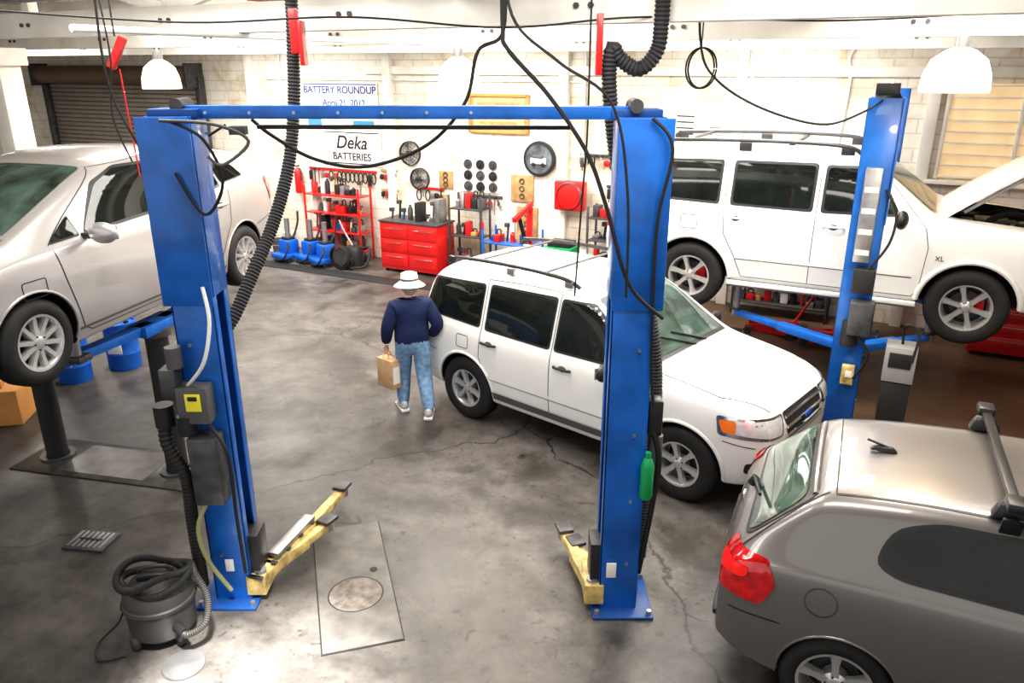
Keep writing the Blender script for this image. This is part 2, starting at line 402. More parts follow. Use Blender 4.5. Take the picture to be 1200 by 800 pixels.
# ------------------------------------------------ large SUV on lift, hood open
P=dict(st=[-2.62,-2.58,-2.48,-2.35,-2.1,-1.5,-.8,-.2,.3,.65,1.0,1.12,1.5,1.9,2.2,2.36,2.42],
 top=[(-2.62,.85),(-2.58,1.05),(-2.5,1.25),(-2.35,1.82),(-2.1,1.89),(-1.0,1.92),(.3,1.88),(.5,1.80),(1.02,1.34),(1.12,1.30),(1.9,1.24),(2.2,1.20),(2.36,1.13),(2.42,.97)],
 belt=[(-2.62,.8),(-2.58,.98),(-2.5,1.16),(-2.3,1.24),(.9,1.22),(1.12,1.21),(1.9,1.15),(2.2,1.12),(2.36,1.05),(2.42,.90)],
 w=[(-2.62,.85),(-2.5,.93),(-2.2,.98),(1.5,1.0),(2.0,.98),(2.3,.92),(2.42,.82)],
 wt=[(-2.62,.7),(-2.5,.78),(-2.3,.78),(.3,.79),(1.02,.88),(1.9,.88),(2.42,.7)],
 zb=[(-2.62,.5),(-2.3,.42),(-1.9,.36),(1.8,.36),(2.2,.40),(2.42,.48)],ax=(-1.475,1.475),hw=.985,r=.40,tw=.265,rr=.25,sp=6,gap=.085)
YC=(3.9,9.25,.90)
c=Car('suv',YC,-27.4,P,WHITEP,cut=((1.72,0,1.39),(1.14,1.36,.9)))
c.win([(.70,1.32),(-.05,1.30),(-.05,1.75),(.32,1.75),(.46,1.67)],frame=.03)
c.win([(-.19,1.30),(-1.04,1.31),(-1.04,1.75),(-.19,1.76)],frame=.03)
c.win([(-1.22,1.31),(-2.28,1.34),(-2.2,1.72),(-1.22,1.75)],frame=.03)
patch(c.b,c.bvh,[(1.04,.78,1.34),(1.04,-.78,1.34),(.46,-.68,1.78),(.46,.68,1.78)],(-.6,0,-.8),GLASSG,.008)
patch(c.b,c.bvh,[(-2.5,.62,1.3),(-2.5,-.62,1.3),(-2.5,-.58,1.7),(-2.5,.58,1.7)],(1,0,0),GLASS,.006)
for g in(1,-1):
    patch(c.b,c.bvh,[(2.4,.5*g,1.04),(2.15,.96*g,1.04),(2.15,.96*g,.84),(2.4,.5*g,.84)],(-.75,-.66*g,0),LENS,.008,rc=.03)
    patch(c.b,c.bvh,[(-2.5,.82*g,1.45),(-2.38,.96*g,1.45),(-2.45,.96*g,.9),(-2.55,.82*g,.9)],(.7,-.7*g,0),REDL,.008,rc=.02)
    c.b.tube([(-2.2,.66*g,1.88),(-2.05,.665*g,1.95),(-1.0,.68*g,1.99),(0,.68*g,1.975),(.25,.67*g,1.89)],.022,BLKP,n=8)
    for x in(-2.1,-1.0,.1):c.b.box((x,.67*g,1.92),(.14,.05,.09),BLKP)
    c.b.box((0,.95*g,.38),(2.0,.17,.06),DGREY);c.b.box((0,1.02*g,.395),(2.0,.04,.05),WHITEP)
for x in(-1.7,-.5):c.b.box((x,0,1.965),(.06,1.3,.03),BLKP)
c.sseam([(.98,1.20),(1.03,1.0),(1.0,.53),(.94,.46),(-.12,.46),(-.12,1.82)])
c.sseam([(-.12,.46),(-.86,.46),(-.96,.7),(-1.10,.95),(-1.13,1.2),(-1.12,1.82)])
c.sseam([(.98,1.20),(.44,1.79),(-.12,1.83),(-1.12,1.82)])
c.sseam([(1.99,.64),(2.3,.62)],w=.01);c.sseam([(-2.5,.7),(-2.0,.62)],w=.01)
c.sseam([(.92,.70),(-.95,.70)],w=.04,mat=WHITEP,off=.02);c.sseam([(.92,.672),(-.95,.672)],w=.012,mat=DGREY,off=.008)
c.sseam([(-1.42,1.14),(-1.62,1.14),(-1.62,.98),(-1.42,.98)],True,sides=(-1,),rc=.03)
c.handle(.08,1.13,WHITEP,.22);c.handle(-.98,1.14,WHITEP,.22);c.mirror(.72,1.27,BLKP,.22,(.12,.2,.17))
c.b.text('XL',.07,CHROME,(1.15,-1.0,.90),(90,0,0))
c.arches(WHITEP,.03,.085,.40)
c.b.box((0,0,.42),(4.2,1.2,.12),DSTEEL);c.b.cyl((-1.475,-.85,.39),(-1.475,.85,.39),.06,DSTEEL);c.b.cyl((1.475,-.85,.39),(1.475,.85,.39),.05,DSTEEL)
c.b.box((-.6,.2,.30),(1.3,.35,.2),DSTEEL)
for x in(-1.475,1.475):
    for g in(1,-1):c.b.box((x+.12,g*.80,.42),(.1,.09,.16),RED)
c.b.box((1.6,0,1.06),(.55,.5,.2),DSTEEL);c.b.box((1.62,0,1.17),(.34,.4,.06),BLKP,bev=.02)
c.b.cyl((1.5,.45,.99),(1.5,.45,1.18),.13,BLKP);c.b.box((1.95,-.45,1.09),(.3,.24,.2),BLKP);c.b.box((1.3,-.48,1.08),(.25,.24,.18),PAPERW)
c.b.cyl((1.3,.2,1.20),(1.3,.2,1.24),.11,DGREY);c.b.tube([(1.5,-.3,1.14),(1.7,-.1,1.26),(1.95,.1,1.22),(2.1,.3,1.09)],.035,RUB);c.b.tube([(1.4,.3,1.14),(1.8,.35,1.24),(2.1,.05,1.14)],.03,RUB)
c.b.box((2.15,0,1.12),(.06,1.2,.1),BLKP);c.b.cyl((1.9,-.2,1.09),(1.9,-.2,1.21),.04,M('cap_yellow',(.7,.5,.05)))
for i in range(12):c.b.box((1.3+rnd.random()*.8,-.55+rnd.random()*1.1,1.09+rnd.random()*.08),(.08+rnd.random()*.1,.06+rnd.random()*.08,.08),[DSTEEL,STEEL,BLKP,DGREY][i%4],(0,0,rnd.random()*60))
c.done()
hb=MB()
hv=[];hf=[]
for lay in(0,1):
    for i in range(9):
        for j in range(9):
            x=i/8*1.12;y=-.78+1.56*j/8
            z=.05*(1-(y/.78)**2)-.06*(i/8)**3-(.05 if lay and 0<i<8 and 0<j<8 else 0)-(.02 if lay else 0)
            hv.append((x,y*(1-.08*i/8),z))
for lay in(0,1):
    for i in range(8):
        for j in range(8):
            a=lay*81+i*9+j;f=[a,a+9,a+10,a+1];hf.append(f if lay else f[::-1])
for i in range(8):
    for a,b in((i*9,i*9+9),(i*9+8,i*9+17),(i,i+1),(72+i,73+i)):hf.append([a,b,b+81,a+81])
hb.raw(hv,hf,WHITEP)
hb.tube([(.15,-.55,-.09),(.9,-.5,-.09)],.02,WHITEP,smooth=False);hb.tube([(.15,.55,-.09),(.9,.5,-.09)],.02,WHITEP,smooth=False)
h=hb.obj('hood',(1.14,0,1.31),parent=c.e,rot=(0,-38*D2R,0))
# ------------------------------------------------ silver hatchback on inground lift
P=dict(st=[-2.14,-2.10,-2.05,-1.92,-1.6,-1.1,-.6,-.1,.3,.7,1.05,1.3,1.6,1.9,2.12,2.24,2.28],
 top=[(-2.14,.84),(-2.10,1.06),(-2.05,1.26),(-1.92,1.31),(-1.6,1.37),(-1.1,1.45),(-.6,1.50),(-.1,1.50),(.25,1.46),(1.30,1.02),(1.6,.94),(1.9,.85),(2.12,.76),(2.24,.66),(2.28,.56)],
 belt=[(-2.14,.78),(-2.10,.94),(-2.03,1.04),(-1.6,1.05),(-.6,.99),(.6,.92),(1.27,.92),(1.6,.87),(1.9,.79),(2.12,.70),(2.24,.6),(2.28,.5)],
 w=[(-2.14,.72),(-2.05,.79),(-1.8,.84),(-1.2,.87),(1.2,.87),(1.7,.84),(2.05,.74),(2.2,.62),(2.28,.5)],
 wt=[(-2.14,.58),(-2.0,.61),(-1.6,.59),(-.6,.62),(.3,.60),(1.27,.66),(1.9,.58),(2.28,.4)],
 zb=[(-2.14,.4),(-1.9,.26),(-1.5,.18),(1.6,.17),(2.1,.19),(2.28,.26)],ax=(-1.35,1.35),hw=.86,r=.315,tw=.20,rr=.205,sp=10,style=1,gap=.045)
c=Car('hatchback_car',(-3.85,6.61,1.54),-102.7,P,SILVERP)
c.win([(.72,.98),(-.24,1.02),(-.26,1.375),(.12,1.375),(.38,1.28)],.04)
c.win([(-.33,1.03),(-1.08,1.08),(-1.06,1.29),(-.8,1.35),(-.35,1.38)],.04)
c.win([(1.06,.965),(.78,.975),(.78,1.10)],.02,frame=.012)
c.win([(-1.14,1.09),(-1.55,1.115),(-1.46,1.22),(-1.12,1.28)],.03,frame=.012)
patch(c.b,c.bvh,[(1.24,.58,1.04),(1.24,-.58,1.04),(.32,-.5,1.43),(.32,.5,1.43)],(-.4,0,-.9),GLASSG,.006)
patch(c.b,c.bvh,[(-1.9,.46,1.27),(-1.9,-.46,1.27),(-1.15,-.5,1.4),(-1.15,.5,1.4)],(.2,0,-1),GLASS,.006)
for g in(1,-1):
    patch(c.b,c.bvh,[(2.2,.36*g,.64),(1.65,.78*g,.80),(1.75,.82*g,.68),(2.15,.5*g,.54)],(-.7,-.6*g,-.4),LENS,.006,rc=.05)
    patch(c.b,c.bvh,[(-2.0,.66*g,1.06),(-1.90,.78*g,1.04),(-1.97,.78*g,.80),(-2.1,.64*g,.82)],(.8,-.6*g,0),REDL,.006,rc=.03)
    seam(c.b,c.bvh,[(1.27,.62*g,1.0),(1.7,.62*g,.9),(2.1,.45*g,.8)],(0,0,-1))
c.sseam([(1.08,.92),(1.04,.7),(.93,.30),(.85,.26),(-.27,.26),(-.29,1.43)])
c.sseam([(-.27,.26),(-.85,.28),(-1.0,.55),(-1.12,.72),(-1.16,1.02),(-1.05,1.35)])
c.sseam([(1.08,.95),(.28,1.40),(-.29,1.44),(-.8,1.41),(-1.05,1.35)])
c.sseam([(1.0,.30),(-1.0,.30)],w=.02,mat=DGREY,off=.004)
c.sseam([(-1.62,.6),(-2.0,.66)]);c.sseam([(1.62,.55),(2.1,.5)])
c.sseam([(1.22,.76),(1.42,.76),(1.42,.64),(1.22,.64)],True,sides=(1,),rc=.02)
c.handle(-.12,.86,SILVERP);c.handle(-.98,.90,SILVERP);c.mirror(.74,.96,SILVERP,.19,(.11,.21,.14))
patch(c.b,c.bvh,[(2.28,.4,.36),(2.28,-.4,.36),(2.28,-.35,.25),(2.28,.35,.25)],(-1,0,0),BLKP,.005)
c.arches(SILVERP,.011,.044,.22)
c.b.box((0,0,.22),(3.6,1.2,.12),DSTEEL);c.b.tube([(1.0,.25,.2),(0,.25,.16),(-1.6,.3,.2)],.035,STEEL);c.b.box((-1.75,.3,.25),(.5,.3,.16),STEEL)
for x in(-1.35,1.35):c.b.cyl((x,-.74,.315),(x,.74,.315),.04,DSTEEL)
c.done()
# ------------------------------------------------ grey hatchback bottom right
P=dict(st=[-2.10,-2.06,-1.99,-1.88,-1.72,-1.60,-1.50,-1.3,-1.0,-.6,-.1,.3,.7,1.0,1.12,1.4,1.8,2.02,2.1],
 top=[(-2.10,.80),(-2.06,.93),(-1.99,1.0),(-1.60,1.38),(-1.48,1.42),(-1.1,1.465),(-.3,1.49),(.1,1.46),(.3,1.41),(1.1,1.02),(1.4,.97),(1.8,.86),(2.02,.75),(2.1,.6)],
 belt=[(-2.10,.76),(-2.06,.88),(-1.99,.95),(-1.86,.98),(-1.2,1.0),(0,.97),(1.1,.94),(1.4,.91),(1.8,.80),(2.02,.68),(2.1,.54)],
 w=[(-2.10,.74),(-2.02,.81),(-1.85,.85),(-1.3,.88),(1.2,.87),(1.7,.84),(2.0,.72),(2.1,.55)],
 wt=[(-2.10,.58),(-1.97,.66),(-1.60,.60),(-.6,.62),(.2,.60),(1.1,.66),(1.8,.6),(2.1,.4)],
 zb=[(-2.10,.36),(-1.85,.24),(-1.5,.19),(1.6,.19),(1.9,.2),(2.1,.28)],ax=(-1.36,1.25),hw=.87,r=.31,tw=.215,rr=.215,sp=5,gap=.022)
c=Car('hatchback_car',(3.46,3.75,0),-24,P,GREYP)
c.win([(.72,1.03),(-.28,1.06),(-.28,1.36),(.1,1.36),(.3,1.28)],.05)
c.win([(-.36,1.06),(-1.12,1.09),(-1.25,1.15),(-1.17,1.29),(-.95,1.36),(-.36,1.37)],.09)
patch(c.b,c.bvh,[(1.05,.6,1.03),(1.05,-.6,1.03),(.32,-.5,1.38),(.32,.5,1.38)],(-.4,0,-.9),GLASSG,.006)
patch(c.b,c.bvh,[(-1.98,.63,1.03),(-1.98,-.63,1.03),(-1.60,-.55,1.37),(-1.60,.55,1.37)],(.7,0,-.7),BLKP,.005,rc=.09)
patch(c.b,c.bvh,[(-1.96,.60,1.045),(-1.96,-.60,1.045),(-1.66,-.52,1.33),(-1.66,.52,1.33)],(.7,0,-.7),GLASSG,.009,rc=.09)
mould(c.b,c.bvh,[(-1.62,-.52,1.37),(-1.62,.52,1.37)],(.4,0,-1),GREYP,.02,-.004)
seam(c.b,c.bvh,[(-1.50,-.54,1.42),(-1.50,.54,1.42)],(0,0,-1),w=.008)
c.b.tube([(-2.0,.05,1.06),(-1.93,-.3,1.14)],.012,BLKP,smooth=False);c.b.cyl((-2.02,.06,1.01),(-1.99,.06,1.06),.03,BLKP)
RLB=M('red_lens_bright',(.8,.02,.02),.1,emit=.12)
for g in(1,-1):
    patch(c.b,c.bvh,[(-2.02,.54*g,.99),(-1.84,.84*g,1.01),(-1.77,.87*g,.88),(-1.84,.86*g,.72),(-2.07,.56*g,.78)],(.74,-.67*g,0),REDL,.008,rc=.05)
    patch(c.b,c.bvh,[(-2.03,.60*g,.93),(-1.88,.80*g,.94),(-1.90,.80*g,.87),(-2.05,.60*g,.87)],(.74,-.67*g,0),RLB,.013,rc=.04)
    seam(c.b,c.bvh,[(1.1,.62*g,1.0),(1.6,.6*g,.9),(2.0,.4*g,.7)],(0,0,-1))
    seam(c.b,c.bvh,[(-1.50,.545*g,1.45),(-.5,.58*g,1.47),(.25,.56*g,1.44)],(0,0,-1),w=.016,mat=BLKP)
    seam(c.b,c.bvh,[(-1.60,.57*g,1.4),(-1.86,.65*g,1.15),(-1.98,.69*g,.98)],(.8,-.5*g,-.3),w=.01)
    c.b.box((-.66,.57*g,1.505),(.20,.10,.10),BLKP,bev=.03,top=(.6,.6));c.b.box((-.66,.64*g,1.43),(.1,.02,.14),BLKP,(g*-20,0,0))
    c.b.box((-.66,.64*g,1.575),(.10,.13,.06),BLKP,bev=.02);c.b.box((.15,.55*g,1.47),(.20,.10,.10),BLKP,bev=.03)
c.b.box((-.66,0,1.565),(.055,1.36,.03),BLKP,bev=.01);c.b.box((.15,0,1.54),(.055,1.3,.03),BLKP)
c.b.box((-1.26,0,1.465),(.16,.05,.03),BLKP,bev=.008,top=(.6,.6));c.b.tube([(-1.23,0,1.475),(-1.36,0,1.51)],.008,BLKP,smooth=False)
seam(c.b,c.bvh,[(-2.0,-.62,.66),(-2.0,.62,.66)],(1,0,0),w=.008)
seam(c.b,c.bvh,[(-2.0,.60,.96),(-2.05,.56,.70),(-2.05,-.56,.70),(-2.0,-.60,.96)],(1,0,0),w=.008)
c.b.ball((-2.05,0,.93),.055,CHROME,(.3,1,1))
patch(c.b,c.bvh,[(-2.1,.27,.80),(-2.1,-.27,.80),(-2.1,-.27,.70),(-2.1,.27,.70)],(1,0,0),PAPERW,.008,rc=.01)
mould(c.b,c.bvh,[(-2.1,-.72,.50),(-2.1,.72,.50)],(1,0,0),BLKP,.02)
c.sseam([(.93,.93),(.90,.5),(.82,.3),(-.30,.3),(-.34,.9),(-.32,1.42)])
c.sseam([(-1.70,.64),(-2.0,.64)],w=.008)
pts=[(-1.50+.088*math.cos(q*math.pi/8),.85+.088*math.sin(q*math.pi/8)) for q in range(16)]
c.sseam(pts,True,sides=(-1,),w=.007,mat=DSTEEL,rc=.01)
c.sseam([(-.9,.52),(.85,.52)],w=.02,mat=GREYP,off=.012)
c.handle(-.12,.86,GREYP);c.mirror(.66,1.0,GREYP)
c.arches(GREYP,.010,.022,.24);c.b.box((0,0,.24),(3.4,1.2,.12),DSTEEL)
c.done()
# ------------------------------------------------ two-post lifts
def post(b,x,y,sg,H=3.42,w=.27,dp=.27):
    t=.012
    b.box((x-sg*(w/2-t/2),y,H/2),(t,dp,H),BLUE,bev=.003)
    for q in(1,-1):
        b.box((x,y+q*(dp/2-t/2),H/2),(w,t,H),BLUE,bev=.003)
        b.box((x+sg*(w/2-t/2),y+q*(dp/2-.035),H/2),(t,.07,H),BLUE,bev=.003)
    b.box((x+sg*(w/2+.002),y,H-.55),(t,dp*.9,1.1),BLUE,bev=.003)
    b.box((x-sg*.02,y-dp/2-.006,H-.58),(w+.05,.012,1.15),BLUE,bev=.003)
    b.box((x-sg*.03,y,.012),(w+.16,dp+.22,.024),BLUED)
    for i in(-1,1):
        for j in(-1,1):b.cyl((x-sg*.03+i*(w/2+.05),y+j*(dp/2+.075),.02),(x-sg*.03+i*(w/2+.05),y+j*(dp/2+.075),.06),.018,STEEL,n=6)
    b.cyl((x-.02*sg,y,.05),(x-.02*sg,y,1.9),.035,STEEL);b.cyl((x-.02*sg,y+.07,.05),(x-.02*sg,y+.07,H-.1),.008,DSTEEL,n=6)
    b.cyl((x+.02*sg,y-.07,.05),(x+.02*sg,y-.07,H-.1),.008,DSTEEL,n=6)
    for z in (.4,.9,1.4,2.0):b.cyl((x-sg*.05,y-dp/2-.012,z),(x-sg*.05,y-dp/2,z),.012,STEEL,n=8)
def arm(b,p,q,z,mat,z2=None,w=.11):
    p=Vector((p[0],p[1],z));q=Vector((q[0],q[1],z if z2 is None else z2));d=q-p;L=d.length;a=math.atan2(d.y,d.x)/D2R
    b.box(p+d*.28,(L*.56,w,.09),mat,(0,0,a),bev=.01);b.box(p+d*.74,(L*.52,w*.72,.065),mat,(0,0,a),bev=.008)
    b.cyl(p-Vector((0,0,.08)),p+Vector((0,0,.08)),.045,STEEL)
    b.cyl(q-Vector((0,0,.04)),q+Vector((0,0,.03)),.05,STEEL);b.box(q+Vector((0,0,.05)),(.14,.12,.03),DSTEEL,(0,0,a))
FL=empty('two_post_lift',(0,0,0))
b=MB();post(b,-2.03,4.80,1);post(b,.757,4.70,-1)
b.box((-.64,4.75,3.44),(2.75,.09,.075),BLUE,(0,0,-2));b.box((-.6,4.80,3.35),(1.9,.025,.025),BLKP,(0,0,-2))
for x in(-2.0,.73):b.box((x,4.75 if x>0 else 4.8,3.43),(.30,.2,.06),BLUED)
for i in range(10):b.cyl((-1.8+i*.26,4.70,3.44),(-1.8+i*.26,4.685,3.44),.01,STEEL,n=6)
b.cyl((.72,4.62,3.48),(.72,4.8,3.48),.04,DSTEEL);b.cyl((-1.98,4.72,3.48),(-1.98,4.9,3.48),.04,DSTEEL)
b.obj('posts',parent=FL)
b=MB()
for x,y,sg in((-2.03,4.8,1),(.757,4.70,-1)):
    b.box((x+sg*.12,y,.28),(.16,.20,.50),BLKP);b.box((x+sg*.17,y,.14),(.14,.30,.16),YEL,bev=.01)
arm(b,(-1.84,4.72),(-1.50,5.95),.16,YEL);arm(b,(-1.80,4.92),(-1.52,5.45),.14,YEL,w=.10)
b.box((-1.72,5.15,.24),(.09,.55,.04),STEEL,(0,0,-15.4))
arm(b,(.58,4.62),(.42,5.30),.16,YEL);arm(b,(.62,4.82),(.50,5.15),.14,YEL,w=.10)
for i in range(5):b.box((-1.86+i*.05,4.66+i*.18,.215),(.125,.04,.01),BLKP,(0,0,-15))
b.obj('arms',parent=FL)
b=MB()
b.box((-2.06,4.58,1.63),(.20,.13,.25),DGREY);b.box((-2.05,4.51,1.66),(.10,.01,.12),M('label_yellow',(.85,.75,.05)));b.box((-2.05,4.505,1.69),(.06,.012,.03),BLKP)
b.box((-2.20,4.58,1.78),(.10,.12,.2),DSTEEL);b.cyl((-2.16,4.58,1.88),(-2.16,4.58,2.02),.05,DGREY)
b.box((-2.03,4.565,1.16),(.20,.16,.50),DSTEEL,bev=.02);b.cyl((-2.13,4.56,1.42),(-2.13,4.56,1.55),.06,BLKP)
b.tube([(-2.10,4.58,1.75),(-1.93,4.48,1.95),(-1.88,4.53,2.2),(-1.93,4.62,2.4)],.012,PAPERW)
b.tube([(-2.0,4.56,1.5),(-1.86,4.48,1.3),(-1.88,4.53,.8),(-1.9,4.6,.3)],.012,RUB)
b.tube([(-2.05,4.56,.95),(-2.13,4.48,.75),(-2.12,4.53,.45),(-2.02,4.6,.15)],.016,M('hose_yellowish',(.30,.30,.16)))
b.tube([(-2.30,4.62,1.5),(-2.28,4.55,1.35),(-2.19,4.55,1.1),(-2.22,4.6,.7),(-2.24,4.65,.15)],.045,RUB,n=10,corr=.03)
b.cyl((-2.30,4.62,1.45),(-2.30,4.62,1.6),.065,BLKP)
b.tube([(-2.0,4.63,3.40),(-1.8,4.6,3.3),(-1.72,4.62,3.05),(-1.86,4.64,2.85),(-2.0,4.63,3.1)],.010,RUB)
b.tube([(-2.05,4.63,3.4),(-1.72,4.6,3.38),(-1.55,4.65,3.28),(-1.70,4.6,3.15),(-1.78,4.6,3.2)],.010,DGREY)
b.box((-1.62,4.7,3.34),(.10,.06,.05),DSTEEL)
b.box((.95,4.66,1.50),(.10,.12,.26),BLKP,bev=.02);b.cyl((.97,4.66,1.1),(.97,4.66,1.36),.05,DGREY)
b.lathe([(0,0),(.04,0),(.045,.02),(.045,.24),(.03,.29),(.02,.30),(.02,.34),(0,.34)],GREEN,(.90,4.52,.96))
b.tube([(.93,4.62,1.45),(.99,4.6,1.2),(.96,4.6,.8),(.90,4.6,.3)],.02,RUB)
b.tube([(.80,4.53,3.42),(.92,4.5,3.25),(.86,4.52,2.8),(.88,4.54,2.0),(.92,4.56,1.6)],.010,RUB)
b.box((.70,4.555,.35),(.07,.01,.12),PAPERW);b.box((-2.03,4.655,.32),(.06,.01,.1),PAPERW)
b.obj('power_unit_and_hoses',parent=FL)
RL=empty('two_post_lift',W(-.29,8.27),A)
b=MB();
def post2(n0,sg):
    bb=MB();post(bb,0,0,1,3.42,.27,.30)
    mt=Matrix.Translation((0,n0,0))@Matrix.Rotation((90 if sg>0 else -90)*D2R,4,'Z')
    o=len(b.v);b.v+=[tuple(mt@Vector(v)) for v in bb.v]
    mp=[b.mi(m) for m in bb.mats]
    for f,m in zip(bb.f,bb.m):b.f.append([i+o for i in f]);b.m.append(mp[m])
post2(0,1);post2(3.46,-1)
b.box((0,.17,.78),(.26,.16,.5),BLUED);b.box((0,3.29,.78),(.26,.16,.5),BLUED)
b.obj('posts',parent=RL)
b=MB()
arm(b,(-.06,.28),(-1.35,1.0),.86,BLUE,w=.13);arm(b,(.06,.28),(.75,1.0),.86,BLUE,w=.13)
arm(b,(-.06,3.2),(-1.35,2.5),.86,BLUE,w=.13);arm(b,(.06,3.2),(.75,2.5),.86,BLUE,w=.13)
for x,y in((-1.35,1.0),(.75,1.0),(-1.35,2.5),(.75,2.5)):b.cyl((x,y,.9),(x,y,1.27),.045,STEEL)
b.obj('arms',parent=RL)
b=MB()
b.box((.0,-.21,2.35),(.15,.09,.9),STEEL,bev=.01)
for z in(2.0,2.2,2.4,2.6):b.box((0,-.258,z),(.12,.004,.05),PAPERW,bev=0)
b.box((.05,-.22,1.72),(.20,.13,.25),BLKP,bev=.02);b.box((.08,-.25,1.35),(.22,.2,.34),DSTEEL,bev=.02)
b.cyl((0,-.24,1.05),(0,-.24,1.3),.08,BLKP);b.box((.04,-.20,.72),(.12,.08,.2),YEL);b.box((.05,-.25,.74),(.06,.01,.07),PAPERW)
b.cyl((-.08,-.04,3.40),(.08,-.04,3.5),.09,DSTEEL);b.box((0,-.08,3.5),(.2,.16,.1),BLKP)
b.tube([(.05,-.25,1.8),(.22,-.25,2.1),(.24,-.2,2.4),(.12,-.2,2.6)],.012,RUB);b.tube([(.05,-.3,1.2),(.2,-.3,1.0),(.1,-.25,.7)],.014,RUB)
b.obj('control_panel',parent=RL)
b=MB();b.box((0,0,.95),(.28,.28,.36),M('charger_grey',(.30,.30,.30),.4));b.box((0,0,.40),(.26,.26,.72),BLKP);b.box((0,-.145,1.0),(.2,.01,.15),BLKP)
b.tube([(0,0,1.13),(.0,-.1,1.35),(.12,-.12,1.3),(.1,-.16,1.0)],.012,RUB);b.box((-.16,0,.02),(.05,.4,.04),DSTEEL);b.box((.16,0,.02),(.05,.4,.04),DSTEEL)
b.obj('battery_charger',W(.20,8.05),A)
IG=empty('inground_lift',(-3.9,6.74,0),-12.7)
b=MB()
for g,x in((1,.68),(-1,-.68)):
    b.cyl((x,0,0),(x,0,1.42),.10,BLKP,n=28);b.lathe([(.16,0),(.16,.03),(.11,.03)],DSTEEL,(x,0,0));b.cyl((x,0,1.40),(x,0,1.47),.13,DSTEEL)
    b.box((x,0,1.50),(.22,.5,.10),BLUE,bev=.015)
    for q in(1,-1):
        b.box((x-g*.03,q*.55,1.51),(.12,.95,.08),BLUE,(0,0,q*g*6),bev=.01);b.box((x+g*.02,q*.95,1.53),(.16,.14,.05),DSTEEL)
        b.cyl((x+g*.0,q*.95,1.54),(x+g*.0,q*.95,1.74),.05,STEEL)
b.obj('columns_and_arms',parent=IG)
b=MB();b.box((0,0,.006),(1.9,.66,.012),M('plate_worn',(.06,.056,.053),.35,.2,.45,6),bev=.002);b.box((0,0,.013),(.95,.52,.004),M('plate_worn2',(.09,.086,.08),.3,.2,.4,6),bev=0)
b.obj('floor_plate',parent=IG)
# ------------------------------------------------ man
def skinned(name,verts,edges,rad,mats,pick,parent,lev=2):
    me=bpy.data.meshes.new(name);me.from_pydata(verts,edges,[]);o=bpy.data.objects.new(name,me);SC.collection.objects.link(o)
    md=o.modifiers.new('sk','SKIN');md.use_smooth_shade=True
    for i,r in enumerate(rad):
        if not isinstance(r,tuple):r=(r,r)
        me.skin_vertices[0].data[i].radius=r
    me.skin_vertices[0].data[0].use_root=True
    s=o.modifiers.new('s','SUBSURF');s.levels=lev;s.render_levels=lev
    bpy.context.view_layer.update()
    m2=eval_mesh(o);bpy.data.objects.remove(o);m2.materials.clear()
    for m in mats:m2.materials.append(m)
    for p in m2.polygons:p.material_index=pick(p.center);p.use_smooth=True
    o=bpy.data.objects.new(name,m2);SC.collection.objects.link(o);o.parent=parent;return o
MAN=empty('man',(-1.10,7.98,0),14);MAN.scale=(1.0,1.0,.99)
V=[(0,0,.86),(0,.01,1.0),(0,.02,1.14),(0,.02,1.25),(0,.01,1.33),(0,.03,1.40),
 (-.175,.0,1.255),(-.27,-.03,1.03),(-.285,.04,.83),
 (.175,0,1.255),(.29,-.07,1.04),(.215,.04,.885),
 (-.09,0,.79),(-.105,.12,.46),(-.12,.09,.12),(-.12,.05,.055),(-.14,.20,.045),
 (.09,-.01,.79),(.11,-.03,.45),(.13,-.19,.14),(.13,-.24,.10),(.14,-.10,.045)]
E=[(0,1),(1,2),(2,3),(3,4),(4,5),(3,6),(6,7),(7,8),(3,9),(9,10),(10,11),(0,12),(12,13),(13,14),(14,15),(15,16),(0,17),(17,18),(18,19),(19,20),(20,21)]
R=[(.175,.145),(.205,.165),(.215,.155),(.165,.12),.065,.054,.10,.078,.054,.10,.078,.054,.122,.094,.078,.045,.04,.122,.094,.078,.045,.04]
def pk(c):
    if c.z>1.37:return 2
    if c.z<.07 or (c.y<-.16 and c.z<.11) :return 3
    if c.z<.87 and abs(c.x)<.215:return 1
    return 0
skinned('body',V,E,R,[NAVY,DENIM,SKIN,SHOE],pk,MAN,3)
def hand(name,wr,d,pn,td,curl,parent):
    wr=Vector(wr);d=Vector(d).normalized();pn=Vector(pn).normalized();td=Vector(td).normalized()
    V=[wr-d*.02,wr+d*.03,wr+d*.06];E=[(0,1),(1,2)];R=[(.024,.02),(.034,.018),(.036,.016)]
    for k,(o,L) in enumerate(((.030,.072),(.010,.08),(-.010,.075),(-.030,.058))):
        base=wr+d*.08+td*o;i0=len(V);V.append(base);E.append((2,i0));R.append(.0105)
        a=0;p=base
        for j,(fr,c) in enumerate(((.42,curl*.7),(.32,curl),(.26,curl*.8))):
            a+=c;dd=d*math.cos(a)+pn*math.sin(a);p=p+dd*L*fr;V.append(p.copy());E.append((len(V)-2,len(V)-1));R.append(.0095-.001*j)
    i0=len(V);V.append(wr+d*.03+td*.032);E.append((1,i0));R.append(.013)
    V.append(wr+d*.055+td*.052+pn*.012);E.append((i0,i0+1));R.append(.011)
    V.append(wr+d*.08+td*.052+pn*.03);E.append((i0+1,i0+2));R.append(.009)
    skinned(name,V,E,R,[SKIN],lambda c:0,parent,2)
hand('hand_left',(-.286,.045,.80),(0,.12,-1),(1,0,0),(0,1,.1),1.15,MAN)
hand('hand_right',(.20,.06,.865),(-.25,.6,-.5),(-1,-.2,0),(0,.6,.8),.5,MAN)
b=MB();bm=bmesh.new();bmesh.ops.create_uvsphere(bm,u_segments=28,v_segments=20,radius=1)
